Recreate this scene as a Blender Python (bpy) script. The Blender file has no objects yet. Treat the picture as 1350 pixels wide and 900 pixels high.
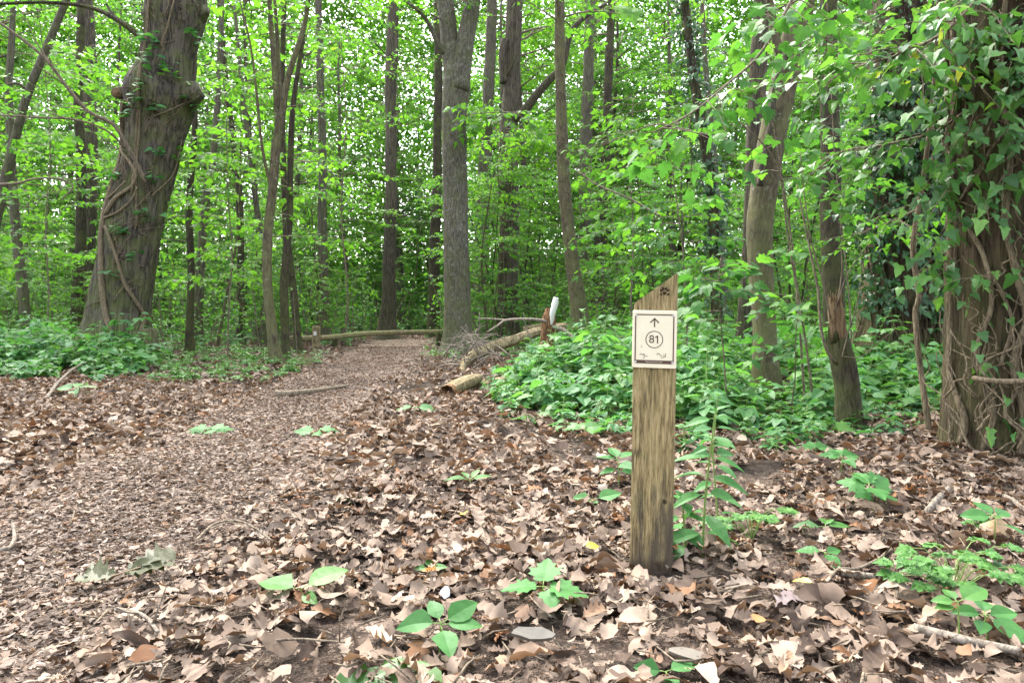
import bpy, math, random
import numpy as np
from mathutils import Vector, Matrix

SEED = 81
rng = np.random.default_rng(SEED)
random.seed(SEED)
scene = bpy.context.scene
COL = scene.collection
PI = math.pi
CAMZ, FPX, HY, CX = 0.856, 900.0, 415.0, 675.0      # camera height, focal length in photo pixels, eye level row, middle column


def at(px, py, d):
    """a photo pixel at distance d in front of the camera -> world point"""
    return np.array([(px - CX) / FPX * d, d, CAMZ + (HY - py) / FPX * d])


# ------------------------------------------------------------------ numpy noise / terrain
def _hash(i, j, k):
    n = (i * 374761393 + j * 668265263 + k * 1274126177) & 0xFFFFFFFF
    n = ((n ^ (n >> 13)) * 1103515245) & 0xFFFFFFFF
    n = (n ^ (n >> 16)) & 0xFFFFFFFF
    return n / 4294967295.0


def vnoise(p):
    p = np.asarray(p, dtype=np.float64)
    i = np.floor(p).astype(np.int64)
    f = p - i
    f = f * f * (3 - 2 * f)
    r = 0
    for a in (0, 1):
        for b in (0, 1):
            for c in (0, 1):
                w = (f[:, 0] if a else 1 - f[:, 0]) * (f[:, 1] if b else 1 - f[:, 1]) * (f[:, 2] if c else 1 - f[:, 2])
                r = r + w * _hash(i[:, 0] + a, i[:, 1] + b, i[:, 2] + c)
    return r


def ground_z(x, y):
    x = np.atleast_1d(np.asarray(x, float)); y = np.atleast_1d(np.asarray(y, float))
    p = np.stack([x, y, np.zeros_like(x)], 1)
    pw = 1 - path_mask(x, y)
    h = 0.05 * (vnoise(p * 0.45 + 7.3) - .5) + (0.025 + .03 * pw) * (vnoise(p * 1.6 + 3.1) - .5) + .035 * pw * (vnoise(p * 4.3) - .5)
    return h


def path_centre(y):
    # the path comes in from the left of the camera and bends gently away behind the barrier
    return np.interp(y, [0, 2.7, 3.75, 6.7, 11.8, 17, 24], [-1.45, -1.62, -1.73, -2.1, -2.5, -3.0, -3.8])


def path_half(y):
    return np.interp(y, [0, 2, 6, 12, 20], [.55, .58, .68, .82, 1.0])


def path_mask(x, y):
    d = np.abs(x - path_centre(y)) / path_half(y)
    return np.clip(1.6 - d * 1.1, 0, 1) * (y < 24)


def gz(x, y):
    return float(ground_z(x, y)[0])


# ------------------------------------------------------------------ mesh building
class Geo:
    def __init__(self):
        self.V, self.L, self.C, self.M, self.n = [], [], [], [], 0

    def add(self, V, loops, counts, mat=0):
        V = np.asarray(V, dtype=np.float32).reshape(-1, 3)
        if len(V) == 0: return
        self.V.append(V); self.L.append(np.asarray(loops, dtype=np.int32) + self.n)
        c = np.asarray(counts, dtype=np.int32)
        self.C.append(c); self.M.append(np.full(len(c), mat, dtype=np.int32)); self.n += len(V)

    def merge(self, o, off=(0, 0, 0), mat=None):
        for V, L, C, M in zip(o.V, o.L, o.C, o.M):
            self.V.append(V + np.asarray(off, np.float32)); self.L.append(L + self.n); self.C.append(C)
            self.M.append(M if mat is None else np.full(len(C), mat, np.int32))
        self.n += o.n

    def mesh(self, name, mats, smooth=True, shift=None):
        me = bpy.data.meshes.new(name)
        V = np.concatenate(self.V); L = np.concatenate(self.L); C = np.concatenate(self.C); M = np.concatenate(self.M)
        if shift is not None: V = V - np.asarray(shift, np.float32)
        me.vertices.add(len(V)); me.vertices.foreach_set('co', V.ravel())
        me.loops.add(len(L)); me.loops.foreach_set('vertex_index', L)
        me.polygons.add(len(C))
        st = np.zeros(len(C), np.int32); st[1:] = np.cumsum(C)[:-1]
        me.polygons.foreach_set('loop_start', st)
        for m in (mats if isinstance(mats, (list, tuple)) else [mats]): me.materials.append(m)
        me.polygons.foreach_set('material_index', M)
        me.polygons.foreach_set('use_smooth', np.full(len(C), bool(smooth)))
        me.update(calc_edges=True)
        return me


def link(name, me, parent=None, loc=(0, 0, 0)):
    o = bpy.data.objects.new(name, me); COL.objects.link(o)
    o.location = loc
    if parent is not None: o.parent = parent
    return o


def tag(o, label=None, cat=None, group=None, kind=None):
    if label: o['label'] = label
    if cat: o['category'] = cat
    if group: o['group'] = group
    if kind: o['kind'] = kind
    return o


def thing(name, label, cat, loc=(0, 0, 0), rotz=0, group=None):
    o = bpy.data.objects.new(name, None); COL.objects.link(o)
    o.empty_display_size = .1
    o.location = loc; o.rotation_euler = (0, 0, rotz)
    return tag(o, label, cat, group)


def norm(a):
    a = np.asarray(a, float)
    return a / np.maximum(np.linalg.norm(a, axis=-1, keepdims=True), 1e-9)


def resample(P, n, extra=None):
    """Catmull-Rom through P, n points evenly spread by parameter"""
    P = np.asarray(P, float)
    Q = np.vstack([2 * P[0] - P[1], P, 2 * P[-1] - P[-2]])
    cl = np.concatenate([[0], np.cumsum(np.linalg.norm(np.diff(P[:, :3], axis=0), axis=1))])
    s = np.linspace(0, cl[-1], n)
    k = np.clip(np.searchsorted(cl, s, side='right') - 1, 0, len(P) - 2)
    t = ((s - cl[k]) / np.maximum(cl[k + 1] - cl[k], 1e-9))[:, None]
    a, b, c, d = Q[k], Q[k + 1], Q[k + 2], Q[k + 3]
    return .5 * ((2 * b) + (-a + c) * t + (2 * a - 5 * b + 4 * c - d) * t * t + (-a + 3 * b - 3 * c + d) * t ** 3)


def frames(P):
    T = norm(np.gradient(P, axis=0))
    ref = np.array([0, 0, 1.]) if abs(T[0][2]) < .85 else np.array([1., 0, 0])
    U = np.zeros_like(P)
    u = ref - T[0] * ref.dot(T[0])
    for i in range(len(P)):
        u = u - T[i] * u.dot(T[i]); u = u / max(np.linalg.norm(u), 1e-9)
        U[i] = u
    return T, U, np.cross(T, U)


def tube(g, P, R, seg=6, mat=0, cap=True, disp=None):
    P = np.asarray(P, float); n = len(P)
    R = np.asarray(R, float) if np.ndim(R) else np.full(n, float(R))
    T, U, W = frames(P)
    a = np.linspace(0, 2 * PI, seg, endpoint=False)
    rr = R[:, None] * np.ones((1, seg))
    if disp is not None: rr = disp(P, a, rr)
    V = P[:, None, :] + rr[:, :, None] * (np.cos(a)[None, :, None] * U[:, None, :] + np.sin(a)[None, :, None] * W[:, None, :])
    i = np.arange(n - 1)[:, None] * seg; j = np.arange(seg)[None, :]; j2 = (j + 1) % seg
    q = np.stack([i + j, i + j2, i + seg + j2, i + seg + j], -1).reshape(-1)
    loops = q; counts = np.full((n - 1) * seg, 4)
    if cap:
        loops = np.concatenate([q, (n - 1) * seg + np.arange(seg), np.arange(seg)[::-1]])
        counts = np.concatenate([counts, [seg, seg]])
    g.add(V.reshape(-1, 3), loops, counts, mat)


def bark_disp(amp, fa=9., fz=2.2, seed=0., lump=.0):
    """vertical ridges plus broad lumps pushed into a trunk's own surface"""
    def f(P, a, rr):
        n, s = rr.shape
        ca, sa = np.cos(a), np.sin(a)
        q = np.stack([np.tile(ca, n) * fa / 3, np.tile(sa, n) * fa / 3, np.repeat(P[:, 2], s) * fz], 1) + seed
        r = np.abs(vnoise(q) * 2 - 1)
        r2 = np.abs(vnoise(q * np.array([2.3, 2.3, 1.9]) + 11) * 2 - 1)
        b = vnoise(np.stack([np.tile(ca, n) * 1.2, np.tile(sa, n) * 1.2, np.repeat(P[:, 2], s) * 1.1], 1) + seed * 3) - .5
        return rr + (amp * (r * .7 + r2 * .45 - .5)).reshape(n, s) + lump * b.reshape(n, s) * rr * 2
    return f


def ident(name, P): return P


# ------------------------------------------------------------------ leaf templates: local +Y length, +Z up, unit length
class Tmpl:
    def __init__(self, V, faces):
        self.V = np.asarray(V, float)
        self.loops = np.concatenate([np.asarray(f, int) for f in faces]); self.counts = np.array([len(f) for f in faces])


def strip_leaf(ts, ws, fold=.12, droop=.15, roll=0., twist=0., wav=0., seed=0):
    r = np.random.default_rng(seed)
    V, F = [], []
    for i, (t, w) in enumerate(zip(ts, ws)):
        z = -droop * t * t
        wl = w * (1 + wav * r.normal()); wr = w * (1 + wav * r.normal())
        for k, x in ((0, -wl), (1, 0.), (2, wr)):
            zz = z + fold * abs(x) + (roll * x * x * 4) + twist * x * (t - .3) + (wav * .1 * r.normal() if k != 1 else 0)
            V.append((x * (1 - abs(roll) * .35), t, zz))
    for i in range(len(ts) - 1):
        b = i * 3
        F += [(b, b + 1, b + 4, b + 3), (b + 1, b + 2, b + 5, b + 4)]
    return Tmpl(V, F)


def fan_leaf(out, fold=.1, droop=.15, centre=(0, .3)):
    V = [(centre[0], centre[1], 0.0)]
    for x, y in out: V.append((x, y, fold * abs(x) - droop * max(0, y) ** 2 - .10 * abs(x) ** 1.5))
    n = len(out)
    return Tmpl(V, [(0, 1 + i, 1 + (i + 1) % n) for i in range(n)])


def half(pts):   # mirror right-hand outline points (base -> tip)
    return [(x, y) for x, y in pts] + [(-x, y) for x, y in reversed(pts[1:-1])]


MAPLE_HI = half([(0, 0), (.1, -.05), (.30, .0), (.27, .12), (.50, .22), (.42, .33), (.52, .50), (.36, .48), (.25, .52), (.30, .68), (.17, .72), (.12, .86), (0, 1.0)])
MAPLE_MID = half([(0, 0), (.28, .0), (.25, .14), (.52, .42), (.24, .5), (.22, .72), (0, 1.)])
MAPLE_LOW = half([(0, 0), (.42, .2), (.2, .5), (0, 1.)])
IVY = half([(0, .02), (.22, -.10), (.46, .12), (.28, .34), (.24, .6), (0, 1.)])
maple_hi = [fan_leaf(MAPLE_HI, f, d) for f, d in ((.15, .15), (.3, .3), (-.05, .25))]
maple_mid = [fan_leaf(MAPLE_MID, f, d) for f, d in ((.15, .15), (.3, .35), (-.05, .1))]
maple_low = [fan_leaf(MAPLE_LOW, f, d) for f, d in ((.15, .15), (.35, .3))]
ivy_t = [fan_leaf(IVY, f, d) for f, d in ((.2, .2), (.35, .35), (.0, .15))]
OT = np.array([0, .12, .3, .5, .72, .9, 1.0]); OW = np.array([.015, .2, .33, .33, .22, .09, .0])
ovate_hi = [strip_leaf(OT, OW, f, d, 0, tw, .07, k) for k, (f, d, tw) in enumerate(((.18, .2, 0), (.3, .35, .2), (.1, .3, -.2), (.25, .1, .1)))]
LT = np.array([0, .12, .3, .5, .72, .9, 1.0]); LW = np.array([.01, .12, .19, .19, .12, .05, .0])
lance_hi = [strip_leaf(LT, LW, f, d, 0, tw, .03, k) for k, (f, d, tw) in enumerate(((.2, .25, 0), (.3, .4, .2), (.15, .35, -.2)))]
ovate_lo = [strip_leaf(np.array([0, .35, .75, 1.]), np.array([.02, .32, .22, 0.]), f, d) for f, d in ((.2, .2), (.3, .4))]
# dry oak leaves: lobed outline, each crumpled its own way
ON = 13
def oak_dry(seed, n=ON, flat=False):
    r = np.random.default_rng(seed)
    ts = np.linspace(0, 1, n)
    fwd = np.zeros(n)
    if n == 13:
        ts = np.array([0, .13, .20, .27, .36, .43, .50, .58, .66, .73, .82, .91, 1.0])
        lob = np.array([.012, .06, .19, .12, .14, .30, .19, .17, .33, .20, .14, .16, .03])
        fwd[[2, 5, 8, 11]] = [.03, .04, .05, .03]
    elif n == 9:
        ts = np.array([0, .08, .2, .35, .5, .66, .8, .92, 1.0]); lob = np.array([.012, .10, .21, .27, .28, .24, .16, .07, .0])
    elif n == 5:
        lob = np.array([.03, .22, .26, .30, .04]); fwd[3] = .04
    else:
        lob = np.interp(ts, [0, .25, .6, .85, 1], [.02, .16, .27, .2, .02])
    roll = r.uniform(-1.4, 3.6) * (.15 if flat else 1); bend = r.uniform(-1.2, 1.2) * (.3 if flat else 1); tw = r.uniform(-1, 1) * (.3 if flat else 1)
    V, F = [], []
    for i, t in enumerate(ts):
        a = bend * (t - .5) * 2
        yc = math.sin(a * .9) / (bend * 1.8 if abs(bend) > .05 else 1) if abs(bend) > .05 else t - .5
        zc = (math.cos(a * .9) - 1) / (bend * 1.8) if abs(bend) > .05 else 0
        for x0 in (-1, 0, 1):
            w = lob[i] * (1 + .25 * r.normal()) if x0 else 0
            th = roll * w * 2.2 + tw * (t - .5) * .9 * x0
            # follow an arc so that strong rolls close up
            x = x0 * (math.sin(th) / (th / w) if abs(th) > .01 and w > 0 else w)
            z = (1 - math.cos(th)) / (th / w) if abs(th) > .01 and w > 0 else 0
            V.append((x, yc + .5 + (fwd[i] if x0 else 0), zc + z + .022 * r.normal()))
    for i in range(n - 1):
        b = i * 3
        F += [(b, b + 1, b + 4, b + 3), (b + 1, b + 2, b + 5, b + 4)]
    return Tmpl(V, F)

dry_hi = [oak_dry(s) for s in range(26)] + [oak_dry(60 + s, 9) for s in range(12)]
dry_mid = [oak_dry(100 + s, 5) for s in range(18)]
dry_low = [oak_dry(200 + s, 3) for s in range(10)]


def scatter(g, tmpls, pos, ax, nr, size, which=None, mat=0, r=None):
    r = r or rng
    pos = np.asarray(pos, float); N = len(pos)
    if N == 0: return
    ax = norm(ax); nr = np.asarray(nr, float)
    nr = norm(nr - ax * np.sum(nr * ax, 1, keepdims=True)); sd = np.cross(ax, nr)
    size = np.asarray(size, float) * np.ones(N)
    if which is None: which = r.integers(0, len(tmpls), N)
    for k, t in enumerate(tmpls):
        ix = np.nonzero(which == k)[0]
        if len(ix) == 0: continue
        v = t.V[None]
        V = pos[ix, None, :] + size[ix, None, None] * (v[..., 0:1] * sd[ix, None, :] + v[..., 1:2] * ax[ix, None, :] + v[..., 2:3] * nr[ix, None, :])
        K = len(t.V); off = (np.arange(len(ix)) * K)[:, None]
        g.add(V.reshape(-1, 3), (t.loops[None] + off).reshape(-1), np.tile(t.counts, len(ix)), mat)


class Leaves:
    """collects leaf placements, then turns them into one mesh part"""
    def __init__(self): self.p, self.a, self.n, self.s = [], [], [], []
    def put(self, p, a, n, s): self.p.append(p); self.a.append(a); self.n.append(n); self.s.append(s)
    def geo(self, tm, r, g=None, mat=0):
        g = g or Geo()
        if self.p: scatter(g, tm, np.array(self.p), np.array(self.a), np.array(self.n), np.array(self.s), r=r, mat=mat)
        return g


def spray(lv, wood, r, base, d, length, leaf, spacing=.16, droop=.5, r0=.01, tilt=.48, twig=.42, per=5, seg=4):
    """a branch with alternate flat twigs, leaves held roughly level along both"""
    n = 7
    d = norm(d); P = [np.asarray(base, float)]
    dd = d.copy()
    for i in range(n - 1):
        dd = norm(dd + np.array([0, 0, -droop * .16]) + r.normal(size=3) * .09)
        P.append(P[-1] + dd * length / (n - 1))
    P = np.array(P)
    if wood is not None: tube(wood, P, np.linspace(r0, r0 * .3, n), seg, cap=False)
    nt = max(2, int(length / spacing))
    up = np.array([0, 0, 1.])
    for k in range(nt):
        t = .22 + .78 * (k + r.random() * .6) / nt
        f = min(t, .999) * (n - 1); i = int(f); p = P[i] + (P[min(i + 1, n - 1)] - P[i]) * (f - i)
        tg = norm(P[min(i + 1, n - 1)] - P[i]); sidev = norm(np.cross(tg, up)) * (1 if k % 2 else -1)
        td = norm(tg * .75 + sidev * .8 + up * r.normal() * .18)
        tl = twig * (1.1 - .6 * t) * r.uniform(.6, 1.2)
        if wood is not None and tl > .12: tube(wood, np.array([p, p + td * tl * .5 + up * .01, p + td * tl]), np.array([r0 * .35, r0 * .25, r0 * .12]), 3, cap=False)
        m = max(1, int(per * tl / twig + .5))
        for q in range(m):
            s = (q + .6) / m
            lp = p + td * tl * s
            sd2 = norm(np.cross(td, up)) * (1 if q % 2 else -1)
            la = norm(td * (.55 + .5 * (q == m - 1)) + sd2 * .9 * (q < m - 1) + np.array([0, 0, -.25]) + r.normal(size=3) * .25)
            ln = up + r.normal(size=3) * tilt
            lv.put(lp, la, ln, leaf * r.uniform(.65, 1.2))
    lv.put(P[-1], dd, up + r.normal(size=3) * tilt, leaf)


# ------------------------------------------------------------------ materials
def new_mat(name):
    m = bpy.data.materials.new(name); m.use_nodes = True
    nt = m.node_tree; nt.nodes.clear()
    out = nt.nodes.new('ShaderNodeOutputMaterial')
    return m, nt, out


def N(nt, typ, **kw):
    n = nt.nodes.new(typ)
    for k, v in kw.items():
        if k in n.inputs: n.inputs[k].default_value = v
        else: setattr(n, k, v)
    return n


def ramp(nt, stops, src=None, interp='LINEAR'):
    n = nt.nodes.new('ShaderNodeValToRGB'); cr = n.color_ramp; cr.interpolation = interp
    while len(cr.elements) < len(stops): cr.elements.new(.5)
    for e, (p, c) in zip(cr.elements, stops): e.position = p; e.color = (c[0], c[1], c[2], 1)
    if src is not None: nt.links.new(src, n.inputs[0])
    return n


def math_n(nt, op, a, b=None, c=None, clamp=False):
    n = nt.nodes.new('ShaderNodeMath'); n.operation = op; n.use_clamp = clamp
    for i, v in enumerate((a, b, c)):
        if v is None: continue
        if hasattr(v, 'type') and not isinstance(v, (int, float)): nt.links.new(v, n.inputs[i])
        else: n.inputs[i].default_value = v
    return n.outputs[0]


def mix_c(nt, fac, a, b, blend='MIX'):
    n = nt.nodes.new('ShaderNodeMix'); n.data_type = 'RGBA'; n.blend_type = blend
    for idx, v in ((0, fac), (6, a), (7, b)):
        if isinstance(v, (int, float)): n.inputs[idx].default_value = v
        elif isinstance(v, tuple): n.inputs[idx].default_value = (*v, 1)
        else: nt.links.new(v, n.inputs[idx])
    return n.outputs[2]


def leaf_mat(name, stops, trans, tw=.45, rough=.42, spec=.35, objvar=.5):
    """living leaf: colour varies leaf by leaf and plant by plant; part of the light goes through"""
    m, nt, out = new_mat(name)
    geo = N(nt, 'ShaderNodeNewGeometry'); oi = N(nt, 'ShaderNodeObjectInfo')
    v = math_n(nt, 'ADD', math_n(nt, 'MULTIPLY', geo.outputs['Random Per Island'], 1 - objvar * .5), math_n(nt, 'MULTIPLY', oi.outputs['Random'], objvar * .5))
    cr = ramp(nt, stops, v)
    tc = N(nt, 'ShaderNodeTexCoord'); nz = N(nt, 'ShaderNodeTexNoise', Scale=35., Detail=3.)
    nt.links.new(tc.outputs['Object'], nz.inputs['Vector'])
    c = mix_c(nt, .35, cr.outputs[0], mix_c(nt, nz.outputs[0], (.4, .4, .4), (1.6, 1.6, 1.4)), 'MULTIPLY')
    p = N(nt, 'ShaderNodeBsdfPrincipled', Roughness=rough); p.inputs['Specular IOR Level'].default_value = spec
    nt.links.new(c, p.inputs['Base Color'])
    t = N(nt, 'ShaderNodeBsdfTranslucent')
    nt.links.new(mix_c(nt, 1., c, trans, 'MULTIPLY'), t.inputs['Color'])
    mx = N(nt, 'ShaderNodeMixShader'); mx.inputs[0].default_value = tw
    nt.links.new(p.outputs[0], mx.inputs[1]); nt.links.new(t.outputs[0], mx.inputs[2]); nt.links.new(mx.outputs[0], out.inputs[0])
    bp = N(nt, 'ShaderNodeBump', Strength=.25, Distance=.01); nt.links.new(nz.outputs[0], bp.inputs['Height']); nt.links.new(bp.outputs[0], p.inputs['Normal'])
    return m


def bark_mat(name, dark, light, scale=14., squash=.16, moss=(.10, .12, .03), moss_amt=.0, bump=.8, lichen=0.):
    m, nt, out = new_mat(name)
    tc = N(nt, 'ShaderNodeTexCoord'); mp = N(nt, 'ShaderNodeMapping'); mp.inputs['Scale'].default_value = (scale, scale, scale * squash)
    nt.links.new(tc.outputs['Object'], mp.inputs['Vector'])
    wob = N(nt, 'ShaderNodeTexNoise', Scale=.8, Detail=2.); nt.links.new(mp.outputs[0], wob.inputs['Vector'])
    add = N(nt, 'ShaderNodeVectorMath', operation='ADD'); nt.links.new(mp.outputs[0], add.inputs[0]); nt.links.new(wob.outputs['Color'], add.inputs[1])
    n1 = N(nt, 'ShaderNodeTexNoise', Scale=1.0, Detail=2., Roughness=.5); nt.links.new(add.outputs[0], n1.inputs['Vector'])
    n2 = N(nt, 'ShaderNodeTexNoise', Scale=2.1, Detail=2., Roughness=.5); nt.links.new(add.outputs[0], n2.inputs['Vector'])
    mp3 = N(nt, 'ShaderNodeMapping'); mp3.inputs['Scale'].default_value = (scale, scale, scale * .55); nt.links.new(tc.outputs['Object'], mp3.inputs['Vector'])
    nz = N(nt, 'ShaderNodeTexNoise', Scale=3.2, Detail=8., Roughness=.68); nt.links.new(mp3.outputs[0], nz.inputs['Vector'])
    f1 = math_n(nt, 'MINIMUM', math_n(nt, 'MULTIPLY', math_n(nt, 'ABSOLUTE', math_n(nt, 'SUBTRACT', n1.outputs[0], .5)), 9.), 1.)
    f2 = math_n(nt, 'MINIMUM', math_n(nt, 'MULTIPLY', math_n(nt, 'ABSOLUTE', math_n(nt, 'SUBTRACT', n2.outputs[0], .5)), 8.), 1.)
    h = math_n(nt, 'ADD', math_n(nt, 'ADD', math_n(nt, 'MULTIPLY', f1, .38), math_n(nt, 'MULTIPLY', f2, .22)), math_n(nt, 'MULTIPLY', nz.outputs[0], .6))
    cr = ramp(nt, [(.30, dark), (.62, tuple(.5 * a + .5 * b for a, b in zip(dark, light))), (.98, light)], h)
    col = cr.outputs[0]
    big = N(nt, 'ShaderNodeTexNoise', Scale=1.7, Detail=5.); nt.links.new(tc.outputs['Object'], big.inputs['Vector'])
    col = mix_c(nt, .5, col, mix_c(nt, big.outputs[0], (.45, .45, .45), (1.5, 1.45, 1.4)), 'MULTIPLY')
    if lichen > 0:
        ln = N(nt, 'ShaderNodeTexNoise', Scale=9., Detail=6., Roughness=.7); nt.links.new(tc.outputs['Object'], ln.inputs['Vector'])
        lf = ramp(nt, [(.62 - lichen * .15, (0, 0, 0)), (.72, (1, 1, 1))], ln.outputs[0])
        col = mix_c(nt, math_n(nt, 'MULTIPLY', lf.outputs[0], .6), col, (.30, .32, .25))
    if moss_amt > 0:
        sx = N(nt, 'ShaderNodeSeparateXYZ'); nt.links.new(tc.outputs['Object'], sx.inputs[0])
        low = math_n(nt, 'SUBTRACT', 1., math_n(nt, 'MULTIPLY', sx.outputs[2], .5), clamp=True)
        mo = N(nt, 'ShaderNodeTexNoise', Scale=3.1, Detail=6., Roughness=.65); nt.links.new(tc.outputs['Object'], mo.inputs['Vector'])
        f = math_n(nt, 'MULTIPLY', ramp(nt, [(.46, (0, 0, 0)), (.62, (1, 1, 1))], math_n(nt, 'ADD', mo.outputs[0], math_n(nt, 'MULTIPLY', low, .14))).outputs[0], moss_amt, clamp=True)
        col = mix_c(nt, f, col, moss)
    p = N(nt, 'ShaderNodeBsdfPrincipled', Roughness=.9); p.inputs['Specular IOR Level'].default_value = .2
    nt.links.new(col, p.inputs['Base Color'])
    bp = N(nt, 'ShaderNodeBump', Strength=bump, Distance=.02); nt.links.new(h, bp.inputs['Height']); nt.links.new(bp.outputs[0], p.inputs['Normal'])
    nt.links.new(p.outputs[0], out.inputs[0])
    return m


def dry_mat(name, stops, bright=1.):
    m, nt, out = new_mat(name)
    geo = N(nt, 'ShaderNodeNewGeometry'); tc = N(nt, 'ShaderNodeTexCoord')
    cr = ramp(nt, [(p, tuple(x * bright for x in c)) for p, c in stops], geo.outputs['Random Per Island'])
    nz = N(nt, 'ShaderNodeTexNoise', Scale=42., Detail=5., Roughness=.65); nt.links.new(tc.outputs['Object'], nz.inputs['Vector'])
    col = mix_c(nt, .75, cr.outputs[0], mix_c(nt, nz.outputs[0], (.5, .48, .46), (1.48, 1.46, 1.43)), 'MULTIPLY')
    p = N(nt, 'ShaderNodeBsdfPrincipled', Roughness=.7); p.inputs['Specular IOR Level'].default_value = .15
    nt.links.new(col, p.inputs['Base Color'])
    bp = N(nt, 'ShaderNodeBump', Strength=.35, Distance=.006); nt.links.new(nz.outputs[0], bp.inputs['Height']); nt.links.new(bp.outputs[0], p.inputs['Normal'])
    t = N(nt, 'ShaderNodeBsdfTranslucent'); nt.links.new(mix_c(nt, 1., col, (1., .75, .5), 'MULTIPLY'), t.inputs['Color'])
    mx = N(nt, 'ShaderNodeMixShader'); mx.inputs[0].default_value = .15
    nt.links.new(p.outputs[0], mx.inputs[1]); nt.links.new(t.outputs[0], mx.inputs[2]); nt.links.new(mx.outputs[0], out.inputs[0])
    return m


def plain(name, col, rough=.6, spec=.3, var=.25, scale=30.):
    m, nt, out = new_mat(name)
    tc = N(nt, 'ShaderNodeTexCoord'); nz = N(nt, 'ShaderNodeTexNoise', Scale=scale, Detail=5.); nt.links.new(tc.outputs['Object'], nz.inputs['Vector'])
    c = mix_c(nt, var, col, mix_c(nt, nz.outputs[0], (.3, .3, .3), (1.7, 1.7, 1.7)), 'MULTIPLY')
    p = N(nt, 'ShaderNodeBsdfPrincipled', Roughness=rough); p.inputs['Specular IOR Level'].default_value = spec
    nt.links.new(c, p.inputs['Base Color']); nt.links.new(p.outputs[0], out.inputs[0])
    return m


M = {}
M['maple'] = leaf_mat('maple_leaf_green', [(.0, (.045, .13, .024)), (.45, (.078, .20, .03)), (.8, (.115, .27, .035)), (1., (.145, .29, .035))], (1.5, 1.55, .7), .54, .48, .2)
M['hazel'] = leaf_mat('hazel_leaf_green', [(.0, (.037, .115, .030)), (.5, (.066, .18, .042)), (1., (.12, .27, .035))], (1.45, 1.5, .7), .52, .5, .2)
M['ivy_dark'] = leaf_mat('ivy_leaf_dark', [(.0, (.012, .042, .014)), (.5, (.025, .08, .022)), (.9, (.045, .125, .03)), (1., (.08, .18, .035))], (1.3, 1.4, .7), .25, .32, .45)
M['herb'] = leaf_mat('herb_leaf_green', [(.0, (.045, .14, .05)), (.5, (.078, .205, .072)), (.9, (.105, .25, .078)), (1., (.15, .30, .045))], (1.4, 1.5, .7), .42, .5, .25)
M['herb_bright'] = leaf_mat('herb_leaf_yellow_green', [(0, (.05, .14, .032)), (.6, (.075, .195, .04)), (1, (.115, .255, .05))], (1.3, 1.3, .8), .38, .45, .3)
M['seedling'] = leaf_mat('seedling_leaf', [(0, (.035, .12, .03)), (1, (.062, .18, .045))], (1.3, 1.4, .7), .28, .5, .2)
M['ivy'] = leaf_mat('ivy_leaf_green', [(.0, (.03, .09, .024)), (.5, (.06, .165, .038)), (.85, (.105, .24, .048)), (.97, (.16, .29, .05)), (1., (.38, .35, .05))], (1.4, 1.5, .8), .36, .38, .4)
M['oak_bark'] = bark_mat('oak_bark', (0.0190, 0.0162, 0.0126), (0.1342, 0.1162, 0.0888), 12., .12, moss_amt=.55, bump=1.)
M['grey_bark'] = bark_mat('grey_ridged_bark', (0.0339, 0.0293, 0.0231), (0.1741, 0.1578, 0.1183), 26., .20, moss_amt=.4, bump=.9, lichen=.5)
M['brown_bark'] = bark_mat('brown_flaky_bark', (0.0236, 0.0176, 0.0143), (0.1290, 0.1065, 0.0793), 20., .10, moss_amt=.2, bump=1.)
M['ivy_bark'] = bark_mat('ivy_trunk_bark', (0.0187, 0.0127, 0.0085), (0.1062, 0.0723, 0.0493), 18., .10, moss_amt=.25, bump=1.)
M['smooth_bark'] = bark_mat('smooth_olive_bark', (0.0374, 0.0299, 0.0187), (0.1216, 0.1010, 0.0617), 14., .25, moss=(.12, .13, .045), moss_amt=.5, bump=.25, lichen=.3)
M['dark_bark'] = bark_mat('dark_wet_bark', (0.0182, 0.0142, 0.0101), (0.0716, 0.0575, 0.0400), 20., .2, moss_amt=.35, bump=.7)
M['far_bark'] = bark_mat('woodland_bark', (0.0398, 0.0341, 0.0260), (0.1327, 0.1174, 0.0866), 18., .15, moss_amt=.35, bump=.5)
M['twig'] = bark_mat('twig_bark', (.07, .055, .038), (.23, .185, .13), 30., .3, bump=.3)
M['vine_bark'] = bark_mat('vine_bark', (0.0765, 0.0576, 0.0360), (0.2430, 0.1935, 0.1215), 40., .15, bump=.6)
M['dead_wood'] = bark_mat('decayed_log_wood', (0.085, 0.055, 0.030), (0.371, 0.297, 0.178), 12., .5, moss=(.13, .13, .05), moss_amt=.25, bump=1.)
M['rot_wood'] = bark_mat('rotten_heartwood', (.045, .02, .01), (.34, .19, .09), 26., .15, bump=1.)
M['split_wood'] = bark_mat('split_pale_wood', (.06, .038, .02), (.27, .185, .10), 30., .08, bump=.7)
M['grey_stick'] = bark_mat('grey_weathered_stick', (.085, .068, .05), (.28, .24, .19), 30., .3, bump=.4)
M['stem'] = plain('green_stem', (.14, .22, .05), .5, .3)
M['stem_brown'] = plain('brown_stem', (.20, .13, .07), .6, .3)
DRY = [(0, (.047, .032, .023)), (.12, (.09, .062, .045)), (.28, (.16, .116, .085)), (.5, (.232, .174, .130)), (.75, (.30, .232, .175)), (.88, (.35, .28, .215)), (.93, (.23, .12, .058)), (.955, (.16, .08, .04)), (1., (.38, .32, .255))]
M['dry'] = dry_mat('dry_oak_leaf', DRY, .86)
M['dry_path'] = dry_mat('trodden_leaf_crumb', [(0, (.04, .029, .022)), (.2, (.09, .067, .052)), (.5, (.155, .120, .095)), (.8, (.225, .18, .145)), (.93, (.29, .24, .20)), (1, (.19, .11, .06))])


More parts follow.
